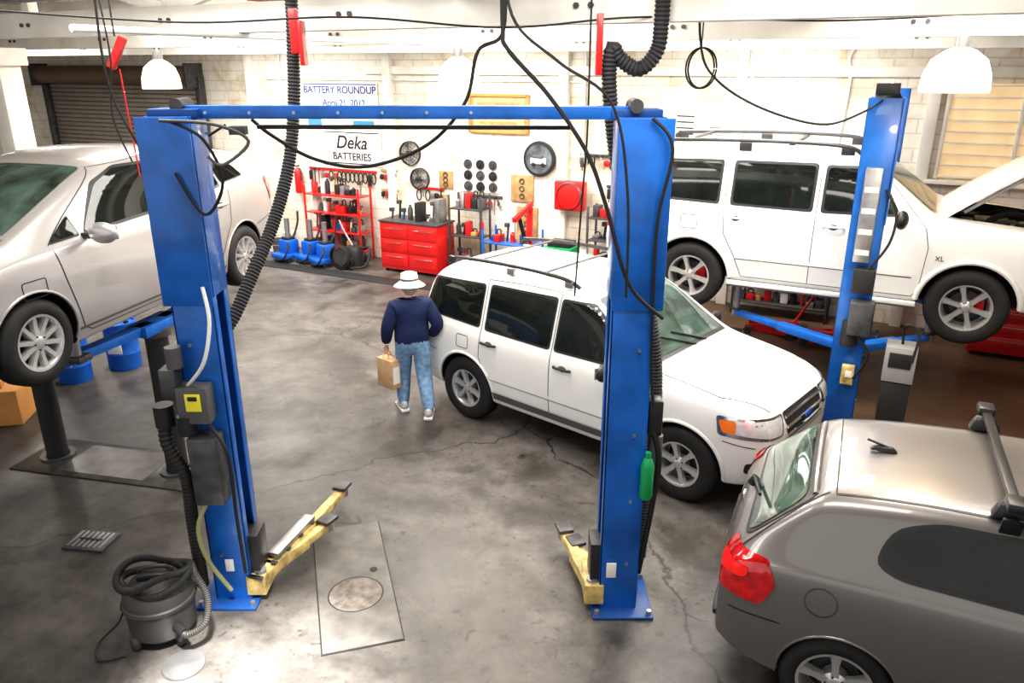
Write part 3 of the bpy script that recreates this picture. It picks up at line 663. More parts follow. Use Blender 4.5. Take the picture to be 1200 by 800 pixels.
for v in bm.verts:
    x,y,z=v.co;k=1-.18*max(0,-z)
    v.co=Vector((x*.078*k,y*.096*(1-.08*max(0,-z)),z*.118))
    if y>0 and abs(x)<.25 and -.25<z<.12:v.co.y+=.020*(1-abs(x)/.25)*(1-abs(z+.1)/.25 if abs(z+.1)<.25 else 0)
    if y>.7 and abs(z-.05)<.12 and .25<abs(x)<.6:v.co.y-=.008
    if y>.5 and z<-.75:v.co.y+=.008
b.addbm(bm,SKIN)
EARM=M('ear_in',(.5,.27,.2))
for g in(1,-1):
    b.ball((g*.029,.078,.008),.012,PAPERW);b.ball((g*.029,.088,.008),.006,INKK);b.tube([(g*.012,.09,.03),(g*.03,.093,.034),(g*.048,.08,.028)],.004,HAIR)
    b.ball((g*.079,-.005,-.005),.03,SKIN,(.35,.65,1.05));b.ball((g*.086,-.003,-.005),.016,EARM,(.3,.6,1))
b.tube([(-.024,.084,-.062),(0,.094,-.060),(.024,.084,-.062)],.005,M('lips',(.5,.2,.17)))
bm=bmesh.new();bmesh.ops.create_uvsphere(bm,u_segments=24,v_segments=16,radius=1)
for v in bm.verts:
    x,y,z=v.co;v.co=Vector((x*.083,y*.094-.012,z*.108+.01))
bmesh.ops.delete(bm,geom=[v for v in bm.verts if (v.co.y>.03 and v.co.z<.05) or v.co.z<-.06],context='VERTS');b.addbm(bm,HAIR)
b.obj('head',(0,.035,1.465),6,MAN)
b=MB();b.lathe([(.088,-.004),(.14,-.035),(.165,-.052),(.17,-.05),(.14,-.028),(.095,.006),(.094,.05),(.086,.085),(.05,.10),(0,.104)],HATW,n=36)
b.lathe([(.0965,.008),(.0962,.03)],DGREY,n=36)
b.obj('hat',(0,.03,1.535),parent=MAN,rot=(-.06,0,0))
b=MB()
b.lathe([(.060,0),(.064,.012),(.056,.024)],NAVY,(0,.012,1.345))
for x,y,a in((-.135,.11,10),(.135,-.17,-14)):
    bb=MB();bb.box((0,0,.018),(.10,.29,.034),SOLE,(0,0,0),bev=.015);bb.ball((0,.02,.05),1,SHOE,(.05,.13,.045));bb.ball((0,-.08,.065),1,SHOE,(.046,.06,.06))
    mt=Matrix.Translation((x,y,0))@Matrix.Rotation(a*D2R,4,'Z');o=len(b.v);b.v+=[tuple(mt@Vector(v)) for v in bb.v];mp=[b.mi(m) for m in bb.mats]
    for f,m in zip(bb.f,bb.m):b.f.append([i+o for i in f]);b.m.append(mp[m])
b.obj('collar_and_shoes',parent=MAN)
b=MB();b.box((0,0,-.19),(.13,.25,.34),KRAFT,bev=.004,top=(1.0,1));b.box((.067,.0,-.2),(.002,.14,.18),PAPERW,bev=0);b.box((0,-.127,-.2),(.09,.002,.2),PAPERW,bev=0)
for q in(1,-1):b.tube([(q*.05,-.05,-.035),(q*.02,-.035,.02),(0,0,.04),(q*.02,.035,.02),(q*.05,.05,-.035)],.004,KRAFT)
b.obj('paper_bag',(-.27,.06,.67),35,parent=MAN)
# ------------------------------------------------ shop vacuum
b=MB()
b.lathe([(0,.05),(.17,.05),(.21,.09),(.225,.28),(.235,.29),(.235,.32),(.225,.33),(.22,.38),(.17,.44),(.10,.47),(0,.475)],VAC,n=40)
b.lathe([(.236,.295),(.242,.305),(.236,.315)],BLKP,n=40)
for i in range(4):
    q=math.pi/4+i*math.pi/2;b.ball((.2*math.cos(q),.2*math.sin(q),.035),.035,BLKP);b.box((.19*math.cos(q),.19*math.sin(q),.08),(.09,.07,.06),VAC,(0,0,q/D2R),bev=.015)
b.box((0,0,.49),(.22,.10,.05),BLKP,bev=.02);b.tube([(-.1,0,.47),(-.08,0,.54),(.08,0,.54),(.1,0,.47)],.014,BLKP)
hp=[]
for i in range(34):
    q=i/34*2*math.pi*2.1;r=.215-.03*math.sin(i*.7);hp.append((r*math.cos(q)*.95,r*math.sin(q)*.95,.42+.012*i/3.4+.03*math.sin(i*.9)))
b.tube(hp,.026,RUB,n=10,corr=.014)
b.tube([hp[-1],(.27,-.05,.48),(.34,-.12,.35),(.33,-.22,.22),(.22,-.26,.17),(.16,-.2,.17)],.024,VAC,n=10,corr=.014)
b.cyl((.13,-.16,.17),(.2,-.24,.17),.035,BLKP);b.tube([(-.2,0,.35),(-.3,.05,.1),(-.42,-.05,.012),(-.36,-.22,.012),(-.2,-.2,.012)],.007,RUB)
b.obj('shop_vacuum',(-2.40,4.33,0),10)
b=MB();b.lathe([(0,0),(.13,0),(.135,.008),(.13,.018),(.1,.022),(0,.024)],STEEL,n=32);b.obj('drain_lid',(-2.15,4.02,.0))
b=MB();b.box((0,0,.012),(.36,.26,.024),DSTEEL)
for i in range(7):b.box((-.14+i*.046,0,.026),(.018,.21,.006),STEEL,bev=.001)
b.box((.0,-.0,.031),(.2,.02,.004),BLKP,bev=0);b.obj('floor_grate',(-3.47,5.41,0),-8)
b=MB();pl=M('floor_plate_mat',(.11,.104,.097),.45,.1,.35,5,bump=.2)
b.prism([(-.28,-.76),(.28,-.76),(.28,.76),(-.28,.76)],INKK,0.0,.004,'z');b.prism([(-.27,-.75),(.27,-.75),(.27,.75),(-.27,.75)],pl,.0,.009,'z')
b.lathe([(0,.011),(.19,.011),(.195,.009)],M('manhole_worn',(.15,.13,.115),.6,0,.5,14,bump=.3),(.0,-.18,0),n=32);b.lathe([(.195,.0095),(.205,.0095)],INKK,(.0,-.18,0),n=32)
b.cyl((.16,.08,.009),(.16,.08,.012),.03,INKK)
b.obj('trench_cover',(-1.21,4.91,.0),16)
# ------------------------------------------------ barrels, buckets, box
def drum(name,loc,r,h,mat):
    b=MB();b.lathe([(0,0),(r*.95,0),(r,.03),(r,h*.33),(r*1.03,h*.35),(r,h*.37),(r,h*.64),(r*1.03,h*.66),(r,h*.68),(r,h-.03),(r*1.02,h-.02),(r*1.0,h),(r*.93,h),(r*.93,h-.02),(0,h-.02)],mat,n=32)
    b.cyl((r*.5,0,h-.02),(r*.5,0,h+.01),.03,BLKP);b.box((0,-r*1.0,h*.5),(r*.9,.012,h*.22),PAPERW,bev=.003);b.obj(name,loc)
drum('blue_barrel',(-5.45,8.9,0),.19,.62,DRUMB);drum('blue_barrel',(-5.05,9.35,0),.20,.62,DRUMB);drum('blue_barrel',(-5.88,8.95,0),.16,.38,DRUMB)
def bucket(name,loc,mat,r=.15,h=.36):
    b=MB();b.lathe([(0,0),(r*.85,0),(r,h),(r*1.05,h),(r*1.05,h-.03),(r*.97,h-.03),(r*.8,.02),(0,.02)],mat,n=28)
    b.tube([(-r,0,h-.02),(-r*.7,-r*.9,h-.1),(r*.7,-r*.9,h-.1),(r,0,h-.02)],.005,STEEL);b.obj(name,loc)
bucket('yellow_bucket',(-4.85,9.9,0),YBUCK)
bucket('bucket',W(-11.85,12.0),PAPERW);bucket('bucket',W(-11.45,11.8),DGREY,.14,.32);bucket('bucket',W(-11.5,12.2),PAPERW,.14,.4)
b=MB();b.box((0,0,.2),(.62,.5,.4),CARD);b.box((0,0,.402),(.62,.06,.004),KRAFT,bev=0);b.box((-.1,0,.5),(.4,.4,.2),CARD,(0,0,12));b.box((0,-.252,.2),(.2,.003,.12),PAPERW,bev=0);b.obj('cardboard_box',(-5.7,7.8,0),10)
# ------------------------------------------------ tool area along back wall
def cabinet(name,w,h,d,loc,rows=4,top=WOOD):
    b=MB();b.box((0,d/2,h/2+.03),(w,d,h-.06),RED,bev=.012);b.box((0,d/2,h+.012),(w+.04,d+.04,.03),top)
    for i in range(rows):
        z=.12+(h-.16)*(i+.5)/rows;hh=(h-.2)/rows
        for x in(-w/4,w/4):
            b.box((x,-.008,z),(w/2-.03,.02,hh-.02),RED,bev=.006);b.tube([(x-w*.15,-.016,z+hh*.25),(x-w*.14,-.045,z+hh*.25),(x+w*.14,-.045,z+hh*.25),(x+w*.15,-.016,z+hh*.25)],.009,CHROME,n=6,smooth=False)
    for x in(-w/2+.08,w/2-.08):
        for y in(.08,d-.08):b.cyl((x-.02,y,.04),(x+.02,y,.04),.04,BLKP)
    b.obj(name,loc,A)
cabinet('tool_cabinet',1.27,.95,.6,W(-8.10,11.65),3,DSTEEL)
cabinet('tool_chest',1.6,1.12,.6,W(1.85,11.55),5,RED)
def clutter(name,loc,w,d,n,seed,hm=.3):
    r=random.Random(seed);b=MB();cs=[RED,BLKP,STEEL,BLUED,PAPERW,BLKP,DGREY,CARD,DSTEEL,RED];x=-w/2
    for i in range(n):
        q=w/n;h=.08+r.random()*hm;m=cs[r.randrange(len(cs))];y=(r.random()-.5)*d*.3
        k=r.randrange(4)
        if k==0:b.box((x+q/2,y,h/2),(q*.8,d*.5,h),m,(0,0,r.random()*20-10))
        elif k==1:b.lathe([(0,0),(q*.38,0),(q*.38,h*.75),(q*.18,h*.9),(q*.18,h),(0,h)],m,(x+q/2,y,0),n=16)
        elif k==2:b.box((x+q/2,y,h*.3),(q*.85,d*.6,h*.6),m);b.tube([(x+q*.2,y,h*.6),(x+q*.25,y,h),(x+q*.75,y,h),(x+q*.8,y,h*.6)],.012,BLKP)
        else:b.cyl((x+q/2,y,0),(x+q/2+.03,y,h*1.1),q*.16,m);b.box((x+q/2,y,h),(q*.6,.08,.07),DSTEEL)
        x+=q
    return b.obj(name,loc,A)
clutter('tools_on_cabinet',W(-8.1,11.95,.978),1.15,.45,9,3,.36)
def shelf(name,w,h,d,loc,mat,levels,seed,zs=None):
    e=empty(name,loc,A);b=MB()
    for x in(-w/2,w/2):
        for y in(0,d):b.box((x,y,h/2),(.035,.035,h),mat)
    zs=[h*(i+.5)/levels for i in range(levels)]
    for z in zs:b.box((0,d/2,z),(w,d,.025),mat)
    b.obj('frame',parent=e)
    for i,z in enumerate(zs):
        o=clutter('items_%d'%i,(0,0,0),w*.92,d*.8,max(4,int(w/.13)),seed+i,.25);o.parent=e;o.location=(0,d/2,z+.014);o.rotation_euler=(0,0,0)
shelf('steel_shelf',.66,1.5,.35,W(-7.05,11.95),DSTEEL,3,11)
shelf('tool_rack',1.35,1.45,.4,W(-10.15,12.0),RED,4,21)
shelf('workbench',.95,.95,.5,W(-6.15,11.85),BLUE,2,31)
shelf('parts_shelf',.6,1.5,.4,W(-4.35,11.9),DSTEEL,4,41)
shelf('steel_shelf',1.1,1.3,.35,W(-3.4,12.0),DSTEEL,3,51)
shelf('steel_shelf',1.4,1.6,.35,W(-1.5,12.0),DSTEEL,4,61)
def jack(name,loc,rz,mat,k=1):
    b=MB()
    for g in(1,-1):
        b.prism([(-.35*k,.05),(.35*k,.05),(.35*k,.13),(.1*k,.17),(-.35*k,.2)],mat,g*.13-.01,g*.13+.01);b.cyl((-.28*k,g*.15,.05),(-.28*k,g*.19,.05),.05,BLKP);b.cyl((.3*k,g*.12,.06),(.3*k,g*.18,.06),.06,DSTEEL)
    b.box((-.2*k,0,.13),(.25,.22,.1),mat);b.prism([(-.1*k,.1),(.32*k,.16),(.32*k,.22),(-.1*k,.17)],mat,-.06,.06);b.cyl((.3*k,0,.2),(.3*k,0,.26),.07,DSTEEL)
    b.tube([(-.28*k,0,.18),(-.5*k,0,.6),(-.62*k,0,.95)],.018,mat,smooth=False);b.cyl((-.56*k,0,.78),(-.64*k,0,1.0),.026,BLKP);b.obj(name,loc,rz)
for i,(s,n,rz,m,z) in enumerate(((-10.9,11.5,-60,DRUMB,.0),(-10.4,11.6,-80,DRUMB,0),(-9.95,11.5,-110,DRUMB,0))):
    b=MB()
    b.box((0,0,.25),(.3,.3,.36),m,bev=.04);b.cyl((0,0,.4),(0,0,.85),.05,STEEL);b.box((0,-.1,.12),(.42,.4,.1),m,bev=.03);b.tube([(0,.1,.4),(.0,.25,.7),(0,.28,.95)],.02,BLKP)
    b.box((0,0,.45),(.2,.2,.06),BLKP,bev=.02);b.tube([(.1,-.1,.4),(.25,-.2,.3),(.2,-.3,.1),(-.1,-.3,.05)],.02,RUB)
    for x in(-.2,.2):b.cyl((x-.02,-.15,.05),(x+.02,-.15,.05),.05,BLKP)
    b.obj('fluid_pump',W(s,n),A+rz*.2)
jack('floor_jack',W(-1.45,11.2),150,RED,1);jack('floor_jack',W(-.7,11.1),170,RED,1.1)
b=MB();b.lathe([(0,.04),(.18,.04),(.2,.3),(.15,.42),(0,.45)],BLKP,n=24);b.cyl((.0,-.25,.15),(.0,.25,.15),.13,BLKP);b.tube([(0,0,.4),(-.2,0,.7),(-.3,0,.9)],.02,STEEL);b.tube([(0,.1,.3),(.3,.1,.4),(.35,-.1,.1),(.1,-.25,.05)],.025,RUB)
b.lathe([(.2,-.04),(.24,-.02),(.24,.02),(.2,.04)],RUB,(-.1,-.3,.26),(0,1,0));b.lathe([(0,0),(.17,0),(.17,.03),(0,.03)],DSTEEL,(-.1,-.3,.26),(0,1,0));b.obj('air_compressor',W(-9.35,11.6),A)
b=MB()
for x in(-.22,.22):b.box((x,0,.4),(.04,.04,.8),GREEN);b.box((x,.4,.4),(.04,.04,.8),GREEN)
b.box((0,.2,.75),(.5,.45,.22),GREEN);b.box((0,.2,.3),(.48,.43,.2),RED);b.box((0,.2,.9),(.4,.3,.1),BLKP);b.cyl((-.2,-.05,.06),(.2,-.05,.06),.06,BLKP);b.obj('service_cart',W(-5.0,11.45),A)
b=MB()
b.box((0,0,.0),(.55,.18,.5),RED,bev=.03);b.lathe([(.22,-.11),(.24,-.09),(.24,-.07),(.1,-.07)],DSTEEL,ax=(0,1,0),n=28);b.box((0,.12,0),(.2,.1,.3),DSTEEL);b.obj('hose_reel',W(-5.12,12.26,1.6),A)
b=MB();b.box((0,0,.06),(.08,1.0,.08),RED);b.box((.5,0,.06),(.08,1.0,.08),RED);b.box((.25,.4,.06),(.6,.1,.1),RED);b.box((.25,.4,.75),(.09,.09,1.4),RED);b.box((.25,.15,1.42),(.07,.7,.08),RED,(14,0,0));b.tube([(.25,.35,.7),(.25,0,1.35)],.035,BLKP,smooth=False);b.tube([(.25,-.15,1.3),(.25,-.15,1.05)],.01,STEEL,smooth=False)
for x in(0,.5):b.cyl((x-.03,-.45,.04),(x+.03,-.45,.04),.04,BLKP)
b.obj('engine_hoist',W(-5.85,11.25),A)
def wm(b,name,s,z,n=WN-.005):return b.obj(name,W(s,n,z),A)
b=MB();b.box((0,-.012,0),(1.82,.02,.88),PAPERW,bev=.004);b.text('BATTERY ROUNDUP',.19,INK,(0,-.025,.30),bold=.018);b.text('April 21, 2012',.18,INK,(0.1,-.025,.06),bold=.012);b.text('9 am - 12 noon',.13,INK,(.15,-.025,-.14),bold=.012)
b.box((-.66,-.024,-.2),(.34,.004,.34),M('flag_blue',(.08,.25,.6)),bev=0);b.box((.55,-.024,-.33),(.5,.004,.14),M('logo_teal',(.05,.25,.42)),bev=0);b.box((0,-.024,.41),(1.78,.003,.02),INK,bev=0);wm(b,'banner_sign',-10.14,2.95)
b=MB();b.box((0,-.012,0),(1.45,.02,.66),PAPERW,bev=.004);b.text('Deka',.36,INKK,(0,-.025,.10),shear=.25,bold=.012);b.text('BATTERIES',.20,INKK,(0,-.025,-.17),bold=.012)
for z in(.3,-.3):b.box((0,-.024,z),(1.36,.004,.02),INKK,bev=0)
wm(b,'shop_sign',-9.93,2.16)
b=MB();b.box((0,-.02,0),(1.18,.03,.66),WOOD)
for z in(.31,-.31):b.box((0,-.04,z),(1.2,.04,.05),CARD)
for x in(.58,-.58):b.box((x,-.04,0),(.05,.04,.66),CARD)
b.box((0,-.037,0),(1.0,.004,.5),KRAFT,bev=0)
for i in range(4):b.box((.0,-.042,.17-.11*i),(.85-.1*(i%2),.004,.05),WOOD,bev=0)
wm(b,'wooden_sign',-6.62,2.9)
def fan(s,z,r):
    b=MB()
    for k in(.35,.6,.82,1):b.lathe([(r*k,-.06-.04*(1-k)),(r*k+.006,-.066-.04*(1-k)),(r*k,-.072-.04*(1-k))],DSTEEL,ax=(0,1,0),n=32)
    for i in range(16):
        q=i*math.pi/8;b.cyl((.02*math.cos(q),-.11,.02*math.sin(q)),(r*math.cos(q),-.07,r*math.sin(q)),.004,DSTEEL,n=5)
    b.lathe([(r*1.02,-.07),(r*1.04,0),(r*1.0,0)],BLKP,ax=(0,1,0),n=32)
    for i in range(4):
        q=i*math.pi/2+.3;b.raw([(.03*math.cos(q),-.06,.03*math.sin(q)),(r*.9*math.cos(q-.3),-.07,r*.9*math.sin(q-.3)),(r*.9*math.cos(q+.4),-.03,r*.9*math.sin(q+.4))],[[0,1,2]],STEEL)
    b.cyl((0,-.1,0),(0,0,0),.05,BLKP);wm(b,'wall_fan',s,z)
fan(-8.53,2.13,.22);fan(-8.33,1.66,.2)
b=MB();b.lathe([(0,0),(.30,0),(.31,.03),(.30,.06),(.26,.065),(0,.06)],BLKP,ax=(0,-1,0),n=40)
b.lathe([(0,.067),(.25,.067)],M('cover_print',(.12,.14,.15),.3,0,.6,6),ax=(0,-1,0),n=32)
b.box((0,-.08,-.03),(.30,.02,.10),PAPERW,bev=.02);b.box((-.01,-.08,.03),(.2,.02,.07),DGREY,bev=.02)
for x in(-.09,.09):b.cyl((x,-.085,-.09),(x,-.1,-.09),.035,BLKP)
wm(b,'spare_tire_cover',-5.81,2.16)
b=MB();b.box((0,-.01,0),(.78,.02,.62),PAPERW)
for i in range(3):
    for j in range(3):b.lathe([(0,.02),(.085,.02),(.09,.035),(.085,.05),(.04,.05),(.035,.07),(0,.07)],BLKP if (i+j)%2 else DSTEEL,(-.26+.26*i,0,-.2+.2*j),(0,-1,0),n=22)
wm(b,'brake_disc_display',-7.0,1.8)
for s,z,w,h in((-7.75,1.68,.3,.32),(-6.15,1.62,.45,.48),(-6.05,1.0,.42,.6),(-7.85,1.22,.3,.35)):
    b=MB();b.box((0,-.015,0),(w,.03,h),WOOD)
    for i in range(3):b.lathe([(.05,.03),(.05,.045),(.035,.045)],DSTEEL,(0,0,(i-1)*h*.28),(0,-1,0),n=16)
    wm(b,'gasket_board',s,z)
def hangset(name,s,z,w,n,seed,rows=1):
    b=MB();r2=random.Random(seed)
    for j in range(rows):
        b.box((0,-.02,.27-j*.38),(w,.025,.05),[DSTEEL,WOOD,RED][seed%3])
        for i in range(n):
            x=-w/2+w*(i+.5)/n;L=.1+r2.random()*.22;m=[STEEL,RED,DSTEEL,BLKP,CHROME,BLKP][r2.randrange(6)];k=r2.randrange(4);zz=.25-j*.38
            if k==0:b.cyl((x,-.05,zz),(x,-.05,zz-L),.014,m,n=8);b.box((x,-.05,zz+.02),(.05,.03,.05),DSTEEL)
            elif k==1:b.tube([(x+.05*math.cos(q*.785),-.05,zz-.11+.1*math.sin(q*.785)) for q in range(9)],.012,RUB)
            elif k==2:b.box((x,-.05,zz-L/2),(.06,.05,L*.8),m);b.cyl((x,-.05,zz),(x,-.05,zz-L*1.2),.01,DSTEEL,n=6)
            else:b.lathe([(0,.02),(.05,.02),(.055,.05),(.02,.06),(0,.06)],m,(x,-.01,zz-.1),(0,-1,0),n=14)
    wm(b,name,s,z)
hangset('hanging_tools',-10.2,1.45,1.7,16,5);hangset('hanging_tools',-8.1,1.22,.6,6,8);hangset('hanging_tools',-4.5,2.0,1.1,10,9,1);hangset('hanging_tools',-3.3,1.7,1.0,10,4,1);hangset('hanging_tools',-6.95,1.16,.8,8,6,1);hangset('hanging_tools',-4.2,1.5,.7,6,12,1)
hangset('hanging_belts',-9.05,1.5,.4,4,10,2)
b=MB();b.lathe([(0,0),(.07,0),(.08,.03),(.08,.42),(.05,.5),(.02,.52),(0,.52)],RED,n=20);b.tube([(0,0,.5),(.09,-.02,.48),(.1,-.03,.25)],.01,BLKP);b.box((0,0,.55),(.03,.1,.03),BLKP);wm(b,'fire_extinguisher',-11.3,1.2,WN-.1)
b=MB();b.box((0,.0,.006),(9.5,.36,.012),RUB);b.obj('rubber_mat',W(-6.6,11.05),A)
b=MB()
for i,(x,z,w,h,m) in enumerate(((0,0,.5,.35,PAPERW),(.62,.05,.4,.5,PAPERW),(-.5,.1,.3,.22,CARD),(1.1,-.05,.3,.3,PAPERW))):
    b.box((x,-.01,z),(w,.012,h),m,bev=.002)
    for j in range(4):b.box((x,-.018,z+h*.3-j*h*.18),(w*.7,.003,h*.04),INKK,bev=0)
wm(b,'wall_notices',-3.9,2.75)
# ------------------------------------------------ hoses and cables
HB=M('duct_hose',(.04,.04,.042),.6)
def hosefrom(name,pts,r,mat,corr=0,extra=None):
    b=MB();b.tube(pts,r,mat,n=12 if corr else 6,corr=corr,res=8)
    if extra:extra(b)
    b.obj(name)
def ex1(b):
    b.box((-1.55,5.9,3.93),(.06,.06,.30),RED);b.box((-1.50,5.9,3.85),(.03,.12,.3),RED)
hosefrom('exhaust_hose',[(-1.60,6.0,4.5),(-1.58,6.0,4.2),(-1.60,6.0,3.8),(-1.62,5.95,3.4),(-1.67,5.85,3.0),(-1.76,5.65,2.62),(-1.87,5.4,2.30),(-1.98,5.2,2.02),(-2.08,5.08,1.88)],.05,HB,.025,ex1)
def ex2(b):b.box((.53,5.0,3.82),(.04,.06,.35),RED)
hosefrom('exhaust_hose',[(.90,5.0,4.4),(.90,5.0,3.95),(.88,5.0,3.78),(.78,5.0,3.68),(.66,5.0,3.74),(.61,5.0,3.80),(.60,5.0,3.6),(.66,5.0,3.17),(.77,5.0,2.74),(.89,5.0,2.33),(.99,5.0,1.85),(1.02,5.0,1.4),(.99,5.0,.7),(.98,5.0,.15)],.05,HB,.025,ex2)
Y=4.9
def cab(name,pp,r=.012,y=Y,mat=RUB):hosefrom(name,[(a,y,z) for i,(a,z) in enumerate(pp)],r,mat)
cab('hanging_cable',[(-.05,4.4),(-.05,3.9),(-.02,3.78),(.207,3.54),(.424,3.235),(.55,2.92),(.70,2.47),(.92,2.25)],.012,4.45)
cab('hanging_cable',[(-.05,4.4),(-.05,3.9),(-.204,3.78),(-.285,3.49),(-.53,3.235),(-.91,3.105),(-1.23,3.15),(-1.48,3.29),(-1.6,3.39)],.011)
cab('hanging_cable',[(-.05,4.4),(.0,3.95),(.25,3.72),(.55,3.5),(.66,3.0),(.68,2.4)],.008,4.4)
cab('hanging_cable',[(.47,4.4),(.47,3.9),(.47,3.3),(.45,2.9),(.42,2.25)],.006,4.95)
cab('hanging_cable',[(-2.6,4.6),(-2.55,3.8),(-2.6,3.4),(-2.52,3.1)],.006,5.2)
cab('hanging_cable',[(-2.45,4.6),(-2.5,3.7),(-2.4,3.3),(-2.3,3.2),(-2.0,3.25),(-1.8,3.35)],.008,5.0)
cab('hanging_cable',[(-3.2,4.02),(-2.0,3.95),(-1.0,3.98),(-.05,3.92),(.8,3.98),(2.0,3.96),(3.2,4.02)],.006,5.1)
hosefrom('hanging_cable',[(1.55,7.0,4.6),(1.6,7.0,3.9),(1.75,7.0,3.6),(2.2,7.1,3.35),(2.8,7.2,3.2),(3.2,7.3,3.3),(3.5,7.45,3.45)],.011,RUB)
b=MB();
for i in range(2):b.tube([(.12*math.cos(q*.52)+.02*i,0,.16*math.sin(q*.52)) for q in range(13)],.008,RUB)
b.tube([(0,0,.15),(0,0,.8)],.006,RUB,smooth=False);b.obj('cable_coil',(1.58,6.85,3.68))
b=MB();b.tube([(0,0,.7),(0,0,.1)],.006,RUB,smooth=False);b.box((0,0,0),(.05,.05,.22),RED,(0,30,0));b.tube([(0,0,-.1),(.02,0,-.8)],.005,RED,smooth=False);b.obj('air_line_handle',(-2.60,5.4,3.78))
# ------------------------------------------------ pendant lamps
def pendant(loc,r,pw):
    e=empty('pendant_lamp',loc);b=MB()
    b.lathe([(r,-.14),(r*1.02,-.12),(r*.97,-.02),(r*.8,.08),(r*.45,.14),(.05,.16),(.05,.16)],LAMPM,n=36)
    b.cyl((0,0,.15),(0,0,.24),.05,STEEL);b.cyl((0,0,.24),(0,0,4.45-loc[2]),.008,PAPERW,n=6);b.obj('shade',parent=e)
    L=bpy.data.lights.new('bulb','POINT');L.energy=pw;L.shadow_soft_size=.12;L.color=(1,.84,.6);o=bpy.data.objects.new('bulb',L);SC.collection.objects.link(o);o.parent=e;o.location=(0,0,-.05)
pendant((-3.85,8.9,3.60),.20,75);pendant((-.52,7.9,3.62),.20,75);pendant((3.16,5.78,3.66),.225,75)
